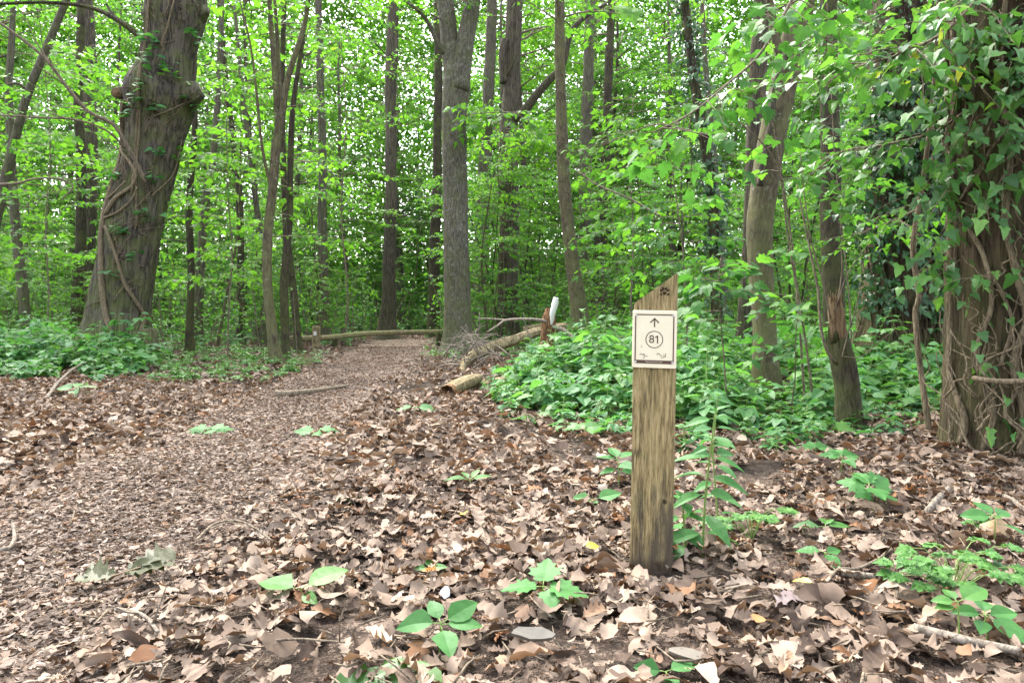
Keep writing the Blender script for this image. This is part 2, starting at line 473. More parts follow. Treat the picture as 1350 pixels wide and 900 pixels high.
def ground_mat(name, base, bits, scale):
    m, nt, out = new_mat(name)
    tc = N(nt, 'ShaderNodeTexCoord')
    dn = N(nt, 'ShaderNodeTexNoise', Scale=scale * .6, Detail=3.); nt.links.new(tc.outputs['Object'], dn.inputs['Vector'])
    ad = N(nt, 'ShaderNodeVectorMath', operation='MULTIPLY_ADD'); nt.links.new(dn.outputs['Color'], ad.inputs[0]); ad.inputs[1].default_value = (.09, .09, .09); nt.links.new(tc.outputs['Object'], ad.inputs[2])
    vo = N(nt, 'ShaderNodeTexVoronoi', Scale=scale); nt.links.new(ad.outputs[0], vo.inputs['Vector'])
    sp = N(nt, 'ShaderNodeSeparateColor'); nt.links.new(vo.outputs['Color'], sp.inputs[0])
    cr = ramp(nt, bits, sp.outputs[0])
    nz = N(nt, 'ShaderNodeTexNoise', Scale=3., Detail=8., Roughness=.7); nt.links.new(tc.outputs['Object'], nz.inputs['Vector'])
    f = ramp(nt, [(.38, (0, 0, 0)), (.6, (1, 1, 1))], nz.outputs[0])
    col = mix_c(nt, f.outputs[0], base, cr.outputs[0])
    fn = N(nt, 'ShaderNodeTexNoise', Scale=90., Detail=6.); nt.links.new(tc.outputs['Object'], fn.inputs['Vector'])
    col = mix_c(nt, .6, col, mix_c(nt, fn.outputs[0], (.3, .3, .3), (1.7, 1.7, 1.7)), 'MULTIPLY')
    p = N(nt, 'ShaderNodeBsdfPrincipled', Roughness=.95); p.inputs['Specular IOR Level'].default_value = .15
    nt.links.new(col, p.inputs['Base Color'])
    hh = math_n(nt, 'ADD', vo.outputs['Distance'], fn.outputs[0])
    bp = N(nt, 'ShaderNodeBump', Strength=.8, Distance=.02); nt.links.new(hh, bp.inputs['Height']); nt.links.new(bp.outputs[0], p.inputs['Normal'])
    nt.links.new(p.outputs[0], out.inputs[0])
    return m


M['soil'] = ground_mat('forest_soil', (.022, .016, .012), [(0, (.03, .02, .015)), (.4, (.08, .056, .04)), (.75, (.15, .11, .082)), (1, (.24, .185, .14))], 60.)
M['path'] = ground_mat('trodden_path_soil', (.06, .046, .036), [(0, (.10, .07, .05)), (.4, (.22, .155, .115)), (.75, (.34, .255, .195)), (1, (.46, .37, .30))], 45.)

# ------------------------------------------------------------------ camera, light, sky
cam = bpy.data.cameras.new('camera'); co = bpy.data.objects.new('camera', cam); COL.objects.link(co)
co.location = (0, 0, CAMZ); co.rotation_euler = (PI / 2, 0, 0)
cam.sensor_width = 36; cam.lens = 24; cam.shift_y = -35 / 1350; cam.clip_start = .05; cam.clip_end = 1000
scene.camera = co

SUN_EL, SUN_AZ = math.radians(54), math.radians(-25)     # azimuth from straight ahead (+Y), clockwise seen from above
sd = bpy.data.lights.new('sun', 'SUN'); sd.energy = 1.0; sd.angle = math.radians(50); sd.color = (1, .97, .91)
so = bpy.data.objects.new('sun', sd); COL.objects.link(so)
dirv = Vector((math.sin(SUN_AZ) * math.cos(SUN_EL), math.cos(SUN_AZ) * math.cos(SUN_EL), math.sin(SUN_EL)))
so.rotation_euler = (-dirv).to_track_quat('-Z', 'Y').to_euler(); so.location = (0, 0, 40)

world = bpy.data.worlds.new('World'); scene.world = world; world.use_nodes = True
wn = world.node_tree; bg = wn.nodes['Background']
sky = wn.nodes.new('ShaderNodeTexSky'); sky.sky_type = 'NISHITA'; sky.sun_disc = False
sky.sun_elevation = SUN_EL; sky.sun_rotation = SUN_AZ % (2 * PI); sky.air_density = 1.; sky.dust_density = 4.; sky.ozone_density = 1.
hs = wn.nodes.new('ShaderNodeHueSaturation'); hs.inputs['Saturation'].default_value = .45     # thin cloud whitens the sky
wn.links.new(sky.outputs[0], hs.inputs['Color']); wn.links.new(hs.outputs[0], bg.inputs[0]); bg.inputs[1].default_value = .15
scene.view_settings.view_transform = 'Standard'; scene.view_settings.look = 'None'
scene.view_settings.exposure = 2.84; scene.view_settings.gamma = 1
scene.render.engine = 'CYCLES'
cy = scene.cycles
cy.max_bounces = 12; cy.diffuse_bounces = 9; cy.glossy_bounces = 2; cy.transmission_bounces = 4; cy.transparent_max_bounces = 4
cy.caustics_reflective = False; cy.caustics_refractive = False; cy.sample_clamp_indirect = 8

# ------------------------------------------------------------------ ground, path, leaf litter
def grid_sheet(name, xs, ys, zf, mat):
    X, Y = np.meshgrid(xs, ys); Z = zf(X.ravel(), Y.ravel())
    V = np.stack([X.ravel(), Y.ravel(), Z], 1); nx = len(xs); ny = len(ys)
    i = (np.arange(ny - 1)[:, None] * nx + np.arange(nx - 1)[None]).ravel()
    q = np.stack([i, i + 1, i + nx + 1, i + nx], 1)
    g = Geo(); g.add(V, q.ravel(), np.full(len(q), 4))
    return link(name, g.mesh(name, mat))


xs = np.concatenate([np.linspace(-300, -16, 24)[:-1], np.arange(-16, 16, .12), np.linspace(16, 300, 24)])
ys = np.concatenate([np.linspace(-200, -2, 12)[:-1], np.arange(-2, 20, .12), np.linspace(20, 60, 60)[1:], np.linspace(60, 400, 14)[1:]])
tag(grid_sheet('ground', xs, ys, lambda x, y: ground_z(x, y), M['soil']), 'brown forest soil under the fallen leaves', kind='structure')

pg = Geo(); yy = np.arange(-1.5, 24, .12); uu = np.linspace(-1, 1, 15)
PX = path_centre(yy)[:, None] + uu[None] * path_half(yy)[:, None] * (1 + .10 * np.sin(yy * 2.1)[:, None] * np.abs(uu)[None])
PY = np.repeat(yy[:, None], 15, 1)
V = np.stack([PX.ravel(), PY.ravel(), ground_z(PX.ravel(), PY.ravel()) + .006], 1)
i = (np.arange(len(yy) - 1)[:, None] * 15 + np.arange(14)[None]).ravel()
pg.add(V, np.stack([i, i + 1, i + 16, i + 15], 1).ravel(), np.full(len(i), 4))
tag(link('path', pg.mesh('path', M['path'])), 'trodden footpath strewn with crushed brown leaves', kind='structure')


def litter(y0, y1, dens, tm, s0, s1, lift, tilt, xmax, mat, name, label, frag=.52):
    r = np.random.default_rng(int(y0 * 100) + 5)
    area = lambda y: 2 * xmax(y)
    n = int(dens * (area(y0) + area(y1)) / 2 * (y1 - y0))
    y = r.uniform(y0, y1, n); x = r.uniform(-1, 1, n) * xmax(y1)
    k = np.abs(x) < xmax(y); x, y = x[k], y[k]
    pm = path_mask(x, y)
    cl = vnoise(np.stack([x * 1.1, y * 1.1, 0 * x + 4.4], 1)) + .45 * vnoise(np.stack([x * 4, y * 4, 0 * x + 9.4], 1))
    bare = vnoise(np.stack([x * 2.3 + 31, y * 2.3, 0 * x + 1.7], 1)) * .65 + vnoise(np.stack([x * 7.1, y * 7.1, 0 * x + 6.1], 1)) * .35
    cl = cl - .42 * np.clip((bare - .64) * 9, 0, 1)
    k = (r.random(len(x)) < np.clip(1.3 - pm * .88, 0, 1)) & (cl + r.random(len(x)) * .5 > .74)
    x, y, pm = x[k], y[k], pm[k]; n = len(x)
    a = r.uniform(0, 2 * PI, n)
    size = r.uniform(s0, s1, n) * np.where(r.random(n) < frag + pm * .55, r.uniform(.3, .6, n), 1)
    nr = np.stack([r.normal(size=n) * tilt, r.normal(size=n) * tilt, np.ones(n)], 1) * np.where(r.random(n) < .85, 1, -1)[:, None]
    nr[pm > .5, :2] *= .45
    ax = np.stack([np.cos(a), np.sin(a), r.normal(size=n) * tilt * .6], 1)
    z = ground_z(x, y) + r.random(n) ** 1.6 * lift * .8 * (1 - .75 * pm) + .010
    z = z - .035 * np.exp(-(((x - .47) ** 2 + (y - 2.2) ** 2) / .02))
    pos = np.stack([x, y, z], 1) - norm(ax) * size[:, None] * .5
    g = Geo(); scatter(g, tm, pos, ax, nr, size, r=r)
    return g

lg = Geo()
lg.merge(litter(1.25, 3.6, 1750, dry_hi, .045, .12, .06, .42, lambda y: .80 * y + .25, None, '', ''))
lg.merge(litter(3.6, 7.0, 950, dry_mid, .055, .125, .06, .5, lambda y: .80 * y + .3, None, '', ''))
lg.merge(litter(7.0, 13., 520, dry_mid, .06, .13, .06, .5, lambda y: .80 * y + .3, None, '', ''))
lg.merge(litter(13., 30., 140, dry_low, .08, .15, .06, .4, lambda y: .80 * y + .3, None, '', ''))
r = np.random.default_rng(77)      # crumbs of leaf trodden into the path
for y0, y1, dens in ((1.2, 4., 4200), (4., 9., 1900), (9., 18., 650)):
    n = int(dens * 1.5 * (y1 - y0)); y = r.uniform(y0, y1, n); x = path_centre(y) + r.normal(size=n) * .55 * path_half(y); a = r.uniform(0, 6.28, n)
    scatter(lg, dry_low, np.stack([x, y, ground_z(x, y) + .010 + .008 * r.random(n)], 1), np.stack([np.cos(a), np.sin(a), r.normal(size=n) * .15], 1), np.stack([r.normal(size=n) * .25, r.normal(size=n) * .25, np.ones(n)], 1), r.uniform(.014, .042, n) * (1 + .04 * y), r=r, mat=2)
for k in range(1100):             # bits of twig among the leaves
    y = 1.3 + 9 * r.random() ** 1.7; x = r.uniform(-.8, .8) * y; a = r.uniform(0, 6.28); L = r.uniform(.03, .14); z = gz(x, y) + r.uniform(.015, .055); v = np.array([math.cos(a), math.sin(a), r.normal() * .2]) * L
    tube(lg, np.array([[x, y, z], [x, y, z] + v * .5 + r.normal(size=3) * .006, [x, y, z] + v]), np.array([.0028, .0024, .0012]) * r.uniform(.5, 1.3), 4, mat=1)
tag(link('fallen_leaves', lg.mesh('fallen_leaves', [M['dry'], M['twig'], M['dry_path']], smooth=True)), 'carpet of dry brown oak leaves covering the forest floor', kind='stuff')

# ------------------------------------------------------------------ waymark post with sign
def build_post():
    d = 2.28; W = .139; T = .085
    bx, by = (860 - CX) / FPX * d, d + .02
    root = thing('waymark_post', 'weathered square wooden waymark post with slanted top and cream number sign', 'post', (bx, by, gz(bx, by)), math.radians(-15))
    root.rotation_euler = (0, math.radians(1.0), math.radians(-15))
    hw = W / 2; zl, zr = .885, .985
    # shaped post: split into many rows so the faces can be weathered
    g = Geo(); nz_, nx_, ny_ = 70, 10, 6
    prof = [(-hw + W * i / nx_, -T / 2) for i in range(nx_)] + [(hw, -T / 2 + T * i / ny_) for i in range(ny_)] + [(hw - W * i / nx_, T / 2) for i in range(nx_)] + [(-hw, T / 2 - T * i / ny_) for i in range(ny_)]
    prof = np.array(prof); n = len(prof)
    rows = []
    for k in range(nz_ + 1):
        f = k / nz_
        top = zl + (zr - zl) * (prof[:, 0] + hw) / W
        z = -.25 + (top + .25) * f
        ed = np.minimum(hw - np.abs(prof[:, 0]), T / 2 - np.abs(prof[:, 1]))
        rr = np.ones(n)
        corner = (np.abs(np.abs(prof[:, 0]) - hw) < 1e-6) & (np.abs(np.abs(prof[:, 1]) - T / 2) < 1e-6)
        rr[corner] = .975
        w = (vnoise(np.stack([prof[:, 0] * 130, prof[:, 1] * 130, z * 5], 1)) - .5) * .0035
        nrm = norm(np.stack([np.where(np.abs(np.abs(prof[:, 0]) - hw) < 1e-6, np.sign(prof[:, 0]), 0), np.where(np.abs(np.abs(prof[:, 1]) - T / 2) < 1e-6, np.sign(prof[:, 1]), 0)], 1))
        rows.append(np.stack([prof[:, 0] * rr + nrm[:, 0] * w, prof[:, 1] * rr + nrm[:, 1] * w, z], 1))
    V = np.array(rows).reshape(-1, 3)
    i = np.arange(nz_)[:, None] * n; j = np.arange(n)[None]; j2 = (j + 1) % n
    q = np.stack([i + j, i + j2, i + n + j2, i + n + j], -1).reshape(-1)
    g.add(V, np.concatenate([q, nz_ * n + np.arange(n)]), np.concatenate([np.full(nz_ * n, 4), [n]]))
    m, nt, out = new_mat('weathered_post_wood')
    tc = N(nt, 'ShaderNodeTexCoord'); mp = N(nt, 'ShaderNodeMapping'); mp.inputs['Scale'].default_value = (150, 150, 13.); nt.links.new(tc.outputs['Object'], mp.inputs[0])
    a = N(nt, 'ShaderNodeTexNoise', Scale=1., Detail=9., Roughness=.68); a.inputs['Distortion'].default_value = .4; nt.links.new(mp.outputs[0], a.inputs['Vector'])
    cr = ramp(nt, [(.30, (.043, .031, .015)), (.41, (.135, .098, .045)), (.50, (.245, .182, .083)), (.60, (.335, .256, .122)), (.76, (.45, .37, .215))], a.outputs[0])
    mp2 = N(nt, 'ShaderNodeMapping'); mp2.inputs['Scale'].default_value = (22, 22, 3.2); nt.links.new(tc.outputs['Object'], mp2.inputs[0])
    b = N(nt, 'ShaderNodeTexNoise', Scale=1., Detail=7., Roughness=.72); nt.links.new(mp2.outputs[0], b.inputs['Vector'])
    sx = N(nt, 'ShaderNodeSeparateXYZ'); nt.links.new(tc.outputs['Object'], sx.inputs[0])
    low = math_n(nt, 'SUBTRACT', .16, math_n(nt, 'MULTIPLY', sx.outputs[2], .30), clamp=True)
    st = ramp(nt, [(.58, (0, 0, 0)), (.70, (1, 1, 1))], math_n(nt, 'ADD', b.outputs[0], low))
    col = mix_c(nt, math_n(nt, 'MULTIPLY', st.outputs[0], .8), cr.outputs[0], (.045, .038, .03))
    mp3 = N(nt, 'ShaderNodeMapping'); mp3.inputs['Scale'].default_value = (28, 28, 1.1); nt.links.new(tc.outputs['Object'], mp3.inputs[0])
    ck = N(nt, 'ShaderNodeTexNoise', Scale=1., Detail=3., Roughness=.5); nt.links.new(mp3.outputs[0], ck.inputs['Vector'])
    crack = math_n(nt, 'SUBTRACT', 1., math_n(nt, 'MULTIPLY', math_n(nt, 'ABSOLUTE', math_n(nt, 'SUBTRACT', ck.outputs[0], .47)), 70.), clamp=True)
    col = mix_c(nt, math_n(nt, 'MULTIPLY', crack, .75), col, (.03, .022, .014))
    gn = N(nt, 'ShaderNodeTexNoise', Scale=9., Detail=6., Roughness=.7); nt.links.new(tc.outputs['Object'], gn.inputs['Vector'])
    col = mix_c(nt, math_n(nt, 'MULTIPLY', ramp(nt, [(.52, (0, 0, 0)), (.68, (1, 1, 1))], gn.outputs[0]).outputs[0], .45), col, (.14, .14, .05))
    dirt = math_n(nt, 'MULTIPLY', math_n(nt, 'SUBTRACT', 1., math_n(nt, 'MULTIPLY', sx.outputs[2], 7.), clamp=True), math_n(nt, 'MULTIPLY', gn.outputs[0], 1.6), clamp=True)
    col = mix_c(nt, dirt, col, (.07, .05, .035))
    p = N(nt, 'ShaderNodeBsdfPrincipled', Roughness=.85); p.inputs['Specular IOR Level'].default_value = .2
    nt.links.new(col, p.inputs['Base Color']); bp = N(nt, 'ShaderNodeBump', Strength=.9, Distance=.004); nt.links.new(a.outputs[0], bp.inputs['Height']); nt.links.new(bp.outputs[0], p.inputs['Normal']); nt.links.new(p.outputs[0], out.inputs[0])
    link('wooden_shaft', g.mesh('wooden_shaft', m, smooth=False), root)
    ink = plain('brown_sign_ink', (.075, .04, .025), .5, .3, .15)
    inkd = plain('branded_paw_burn', (.035, .022, .014), .8, .1, .3)
    # paw branded into the wood, upper right
    g = Geo(); yf = -T / 2 - .0022

    def disc(g, cx, cz, rx, rz, y, n=18, rot=0., mat=0, th=.0012):
        a = np.linspace(0, 2 * PI, n, endpoint=False); X = np.cos(a) * rx; Z = np.sin(a) * rz
        X, Z = X * math.cos(rot) - Z * math.sin(rot), X * math.sin(rot) + Z * math.cos(rot)
        F = np.stack([cx + X, np.full(n, y), cz + Z], 1); B = F + np.array([0, th, 0])
        j = np.arange(n); j2 = (j + 1) % n
        g.add(np.vstack([F, B]), np.concatenate([j, np.stack([j2, j, j + n, j2 + n], 1).ravel()]), np.concatenate([[n], np.full(n, 4)]), mat)

    def bar(g, x0, z0, x1, z1, w, y, th=.0012, mat=0):
        dx, dz = x1 - x0, z1 - z0; l = math.hypot(dx, dz); nx, nz = -dz / l * w / 2, dx / l * w / 2
        F = np.array([[x0 + nx, y, z0 + nz], [x1 + nx, y, z1 + nz], [x1 - nx, y, z1 - nz], [x0 - nx, y, z0 - nz]]); B = F + np.array([0, th, 0])
        g.add(np.vstack([F, B]), [0, 3, 2, 1, 0, 1, 5, 4, 1, 2, 6, 5, 2, 3, 7, 6, 3, 0, 4, 7], [4] * 5, mat)

    pcx, pcz = .030, .929
    disc(g, pcx, pcz - .008, .0065, .0055, yf)
    for ang in (-62, -22, 22, 62):
        t = math.radians(ang); disc(g, pcx + math.sin(t) * .0125, pcz - .005 + math.cos(t) * .0125, .0036, .0052, yf, rot=-t)
    disc(g, pcx - .0115, pcz - .0125, .003, .0045, yf, rot=.9); disc(g, pcx + .0115, pcz - .0125, .003, .0045, yf, rot=-.9)
    link('paw_mark', g.mesh('paw_mark', inkd), root)
    # knot low on the front
    g = Geo(); a = np.linspace(0, 2 * PI, 14, endpoint=False)
    tube(g, np.stack([.042 + np.cos(np.append(a, 0)) * .0055, np.full(15, yf + .001), .235 + np.sin(np.append(a, 0)) * .007], 1), .0013, 5)
    disc(g, .042, .235, .003, .004, yf)
    link('wood_knot', g.mesh('wood_knot', inkd), root)
    # plate
    pw, ph, pt = .1435, .190, .006; pz = .673; py = -T / 2 - .002 - pt
    g = Geo(); r_ = .004
    out_ = []
    for cx, cz, a0 in ((pw / 2 - r_, ph - r_, 0), (-pw / 2 + r_, ph - r_, 90), (-pw / 2 + r_, r_, 180), (pw / 2 - r_, r_, 270)):
        for k in range(5):
            t = math.radians(a0 + k * 22.5); out_.append((cx + r_ * math.cos(t), cz + r_ * math.sin(t)))
    out_ = np.array(out_); n = len(out_)
    ins = out_ * np.array([.985, .985]) + np.array([0, ph * .0075])
    F = np.stack([ins[:, 0], np.full(n, py), pz + ins[:, 1]], 1); E = np.stack([out_[:, 0], np.full(n, py + .0015), pz + out_[:, 1]], 1); B = E + np.array([0, pt - .0015, 0])
    j = np.arange(n); j2 = (j + 1) % n
    g.add(np.vstack([F, E, B]), np.concatenate([j, np.stack([j2, j, j + n, j2 + n], 1).ravel(), np.stack([j2 + n, j + n, j + 2 * n, j2 + 2 * n], 1).ravel()]), np.concatenate([[n], np.full(2 * n, 4)]))
    cm, nt, out = new_mat('cream_sign_plastic')
    tc = N(nt, 'ShaderNodeTexCoord'); nz1 = N(nt, 'ShaderNodeTexNoise', Scale=22., Detail=6.); nt.links.new(tc.outputs['Object'], nz1.inputs['Vector'])
    c1 = mix_c(nt, nz1.outputs[0], (.60, .53, .365), (.70, .63, .46))
    nz2 = N(nt, 'ShaderNodeTexNoise', Scale=60., Detail=4.); nt.links.new(tc.outputs['Object'], nz2.inputs['Vector'])
    c1 = mix_c(nt, math_n(nt, 'MULTIPLY', ramp(nt, [(.68, (0, 0, 0)), (.74, (1, 1, 1))], nz2.outputs[0]).outputs[0], .6), c1, (.34, .26, .15))
    p = N(nt, 'ShaderNodeBsdfPrincipled', Roughness=.45); nt.links.new(c1, p.inputs['Base Color']); nt.links.new(p.outputs[0], out.inputs[0])
    plate = link('sign_plate', g.mesh('sign_plate', cm, smooth=False), root)
    yi = py - .0010
    g = Geo(); x0, x1, z0, z1 = -.0615, .0615, pz + .017, pz + .176; w = .0036
    bar(g, x0, z1, x1, z1, w, yi); bar(g, x0, z0, x0, z1 - w / 2 - .0001, w, yi); bar(g, x1, z0, x1, z1 - w / 2 - .0001, w, yi)
    bar(g, x0 + w / 2 + .0001, z0 + .0035, x1 - w / 2 - .0001, z0 + .0035, .0115, yi)
    link('border', g.mesh('border', ink, smooth=False), plate)
    g = Geo(); az = pz + .137
    bar(g, 0, az - .002, 0, az + .0245, .0036, yi); bar(g, -.0135, az + .013, .0012, az + .0275, .0036, yi - .0004); bar(g, .0135, az + .013, -.0012, az + .0275, .0036, yi - .0008)
    link('arrow', g.mesh('arrow', ink, smooth=False), plate)
    g = Geo(); cz = pz + .0945; R = .0272; a = np.linspace(0, 2 * PI, 56, endpoint=False)
    for k in range(56):
        pass
    A = np.stack([np.cos(a) * (R + .0012), np.full(56, yi), cz + np.sin(a) * (R + .0012)], 1); Bq = np.stack([np.cos(a) * (R - .0012), np.full(56, yi), cz + np.sin(a) * (R - .0012)], 1)
    j = np.arange(56); j2 = (j + 1) % 56
    g.add(np.vstack([A, Bq]), np.stack([j, j + 56, j2 + 56, j2], 1).ravel(), np.full(56, 4))
    link('ring', g.mesh('ring', ink, smooth=False), plate)
    fc = bpy.data.curves.new('numerals', 'FONT'); fc.body = '8'; fc.size = .037; fc.align_x = 'CENTER'; fc.align_y = 'CENTER'; fc.extrude = .0005; fc.space_character = 1.06; fc.offset = -.0002
    to = bpy.data.objects.new('numerals_curve', fc); COL.objects.link(to)
    bpy.context.view_layer.update()
    tm = bpy.data.meshes.new_from_object(to.evaluated_get(bpy.context.evaluated_depsgraph_get()))
    bpy.data.objects.remove(to); tm.materials.clear(); tm.materials.append(ink)
    num = link('numeral', tm, plate, (-.0085, yi, cz)); num.rotation_euler = (PI / 2, 0, 0)
    g = Geo(); bar(g, .0105, cz - .0128, .0105, cz + .0128, .0036, yi); bar(g, .0030, cz + .0062, .0098, cz + .0112, .0032, yi - .0004)
    link('numeral', g.mesh('numeral_one', ink, smooth=False), plate)
    # damaged lettering: scraps of two handwritten-looking marks
    for marks in (([(-.047, .043), (-.042, .047), (-.037, .043), (-.034, .047)], [(-.036, .041), (-.031, .046), (-.030, .040), (-.032, .034), (-.036, .031)], [(-.027, .0405), (-.020, .0385)]),
                  ([(.012, .050), (.009, .044)], [(.011, .050), (.017, .0475), (.021, .042), (.026, .040)], [(.022, .036), (.029, .035), (.033, .040), (.031, .046)], [(.0375, .050), (.0365, .038), (.031, .039)])):
        g = Geo()
        for pl in marks:
            for (u0, v0), (u1, v1) in zip(pl[:-1], pl[1:]): bar(g, u0, pz + v0, u1, pz + v1, .0013, yi)
        link('worn_mark', g.mesh('worn_mark', ink, smooth=False), plate)
    lt = plain('cream_lettering', (.62, .56, .42), .5, .3, .1); g = Geo(); rr = random.Random(4); x = -.027
    while x < .028:        # the photograph shows only tiny unreadable letters in the brown band
        hh = rr.uniform(.0030, .0042); zb = z0 + .0018
        bar(g, x, zb, x, zb + hh, .0007, yi - .0010)
        k = rr.random()
        if k < .7: bar(g, x + .0005, zb + hh, x + .0016, zb + hh, .0006, yi - .0010)
        if k > .3: bar(g, x + .0005, zb + .0002, x + .0016, zb + .0002, .0006, yi - .0010)
        x += rr.choice([.0024, .0028, .0036])
    link('band_lettering', g.mesh('band_lettering', lt, smooth=False), plate)
    sm = plain('screw_steel', (.55, .54, .50), .35, .6, .1)
    for sx_ in (x0 + .002, x1 - .002):
        for sz_ in (z0 + .003, z1 - .003):
            g = Geo(); disc(g, sx_, sz_, .0034, .0034, yi - .0018, 14, th=.003); disc(g, sx_, sz_, .0012, .0012, yi - .0021, 8, mat=1, th=.001)
            link('screw', g.mesh('screw', [sm, ink], smooth=False), plate)
    # leaves drifted against the foot are in the leaf litter; a few stand up against it
build_post()

# ------------------------------------------------------------------ named trees
def trunk_from_px(rows, d, top=None, sink=.15, dz=0.):
    """rows of (px, py, width px) from the foot upwards at distance d -> axis points and radii"""
    P = np.array([at(px, py, d) for px, py, w in rows]); R = np.array([w / FPX * d / 2 for px, py, w in rows])
    g0 = gz(P[0, 0], P[0, 1]); P[0, 2] = g0 - sink
    if top is not None and P[-1, 2] < top:
        dv = P[-1] - P[-2]; dv = dv / max(dv[2], .05); e = P[-1] + dv * (top - P[-1, 2]) * .8
        e[2] = top; P = np.vstack([P, e]); R = np.append(R, R[-1] * .6)
    return P, R


def up_crown(g_l, g_w, r, P, zmin, n, length, leaf, r0=.02, per=5, spacing=.2, elev=(.1, .6)):
    """leafy branches growing from the axis P above zmin"""
    z = P[:, 2]
    for k in range(n):
        zz = r.uniform(zmin, z[-1]); b = np.array([np.interp(zz, z, P[:, 0]), np.interp(zz, z, P[:, 1]), zz])
        a = k * 2.4 + r.uniform(-.4, .4); e = r.uniform(*elev)
        spray(g_l, g_w, r, b, np.array([math.cos(a), math.sin(a), e]), length * r.uniform(.6, 1.2), leaf, spacing=spacing, r0=r0, per=per, droop=.45)


def named_tree(name, label, cat, rows, d, bark, top=9., ring=.12, seg=14, ridge=.01, fa=9, fz=2., lump=.05, extra=(), crown=None, group=None, flare=1.0, seed=1, cl_mat='maple', tm=None, foot=True):
    r = np.random.default_rng(seed)
    P, R = trunk_from_px(rows, d, top)
    base = np.array([P[0, 0], P[0, 1], gz(P[0, 0], P[0, 1])])
    root = thing(name, label, cat, tuple(base), group=group)
    n = max(12, int((P[-1, 2] - P[0, 2]) / ring))
    Q = resample(np.column_stack([P, R]), n); C, RR = Q[:, :3].copy(), np.maximum(Q[:, 3], .004)
    if foot: RR = RR * (1 + .35 * flare * np.exp(-np.maximum(C[:, 2] - base[2], 0) / .22))
    C[:, :2] += (np.stack([vnoise(np.stack([C[:, 2] * .8, C[:, 2] * 0, C[:, 2] * 0 + seed], 1)), vnoise(np.stack([C[:, 2] * .8, C[:, 2] * 0 + 5, C[:, 2] * 0 + seed], 1))], 1) - .5) * np.minimum(RR * .5, .05)[:, None]
    g = Geo(); tube(g, C, RR, seg, disp=bark_disp(ridge, fa, fz, seed * 1.7, lump))
    for bp, br in extra:       # limbs and stubs as pixel rows (px, py, depth)
        B = np.array([at(*q) for q in bp]); rr = np.linspace(br[0], br[1], len(B))
        QQ = resample(np.column_stack([B, rr]), max(6, len(B) * 5)); tube(g, QQ[:, :3], QQ[:, 3], max(6, seg // 2), disp=bark_disp(ridge * .5, 7, fz, seed + 2.2, lump))
    link('trunk', g.mesh('trunk', M[bark], shift=base), root)
    if crown:
        lv, w = Leaves(), Geo()
        up_crown(lv, w, r, C, **crown)
        gg = lv.geo(tm or maple_mid, r, Geo(), 0); gg.merge(w, mat=1)
        link('crown', gg.mesh('crown', [M[cl_mat], M['twig']], smooth=False, shift=base), root)
    return root, base, C, RR


HI = dict(zmin=6.6, n=10, length=1.7, leaf=.13)
# 1 the great twisted oak on the left
oak_rows = [(150, 478, 104), (154, 440, 84), (161, 400, 74), (171, 345, 70), (181, 285, 70), (192, 228, 66), (200, 186, 69), (207, 152, 80), (212, 124, 90), (219, 98, 74), (224, 70, 66), (228, 45, 68), (231, 26, 75), (233, 0, 73), (234, -30, 68), (236, -120, 62)]
oak, oak_b, oakC, oakR = named_tree('oak_tree', 'massive leaning oak with swollen burls and creeper stems beside the path', 'tree', oak_rows, 12.2, 'oak_bark', top=10.5, ring=.03, seg=132, ridge=.05, fa=52, fz=1.5, lump=.045,
    extra=[([(176, 120, 12.1), (160, 122, 11.95), (155, 123, 11.9)], (.12, .10)), ([(240, 128, 12.1), (254, 122, 12.0), (264, 118, 12.)], (.26, .15)), ([(195, 132, 12.0), (180, 128, 11.9), (170, 126, 11.85)], (.26, .16)), ([(262, 20, 12.2), (272, 12, 12.1)], (.16, .08)),
           ([(200, 62, 12.1), (180, 45, 12.), (158, 28, 11.9), (120, 10, 11.8), (60, 3, 11.7), (-20, 6, 11.5)], (.055, .02)), ([(165, 35, 12.), (150, 20, 11.9), (140, 5, 11.9)], (.03, .014)),
           ([(130, 440, 12.0), (118, 465, 11.9), (108, 482, 11.8)], (.25, .1)), ([(190, 440, 11.8), (200, 468, 11.7), (210, 484, 11.6)], (.22, .08))], crown=dict(zmin=6.8, n=14, length=2.4, leaf=.14), seed=3)
g = Geo(); tube(g, np.array([at(157, 122, 11.93), at(153, 123, 11.85)]), np.array([.095, .09]), 14)
link('branch_scar', g.mesh('branch_scar', M['split_wood'], shift=oak_b), oak)

# 9 forked tree by the path
named_tree('forked_tree', 'straight grey trunk forking high up beside the end of the path', 'tree', [(604, 467, 46), (603, 445, 39), (602, 400, 36), (601, 300, 33), (599, 200, 33), (598, 150, 33), (601, 110, 36), (594, 75, 25), (590, 40, 23), (586, 0, 23), (582, -60, 22)], 15.4, 'grey_bark',
    top=10.5, ring=.06, seg=40, ridge=.022, fa=32, fz=3.2, lump=.03, extra=[([(604, 120, 15.3), (610, 80, 15.3), (616, 40, 15.3), (624, 0, 15.3), (630, -60, 15.4), (640, -150, 15.5)], (.24, .13)), ([(586, 70, 15.3), (576, 55, 15.2), (566, 33, 15.1), (552, 15, 15.), (530, -2, 14.9)], (.07, .03))],
    crown=dict(zmin=7.3, n=14, length=2., leaf=.14), seed=5)
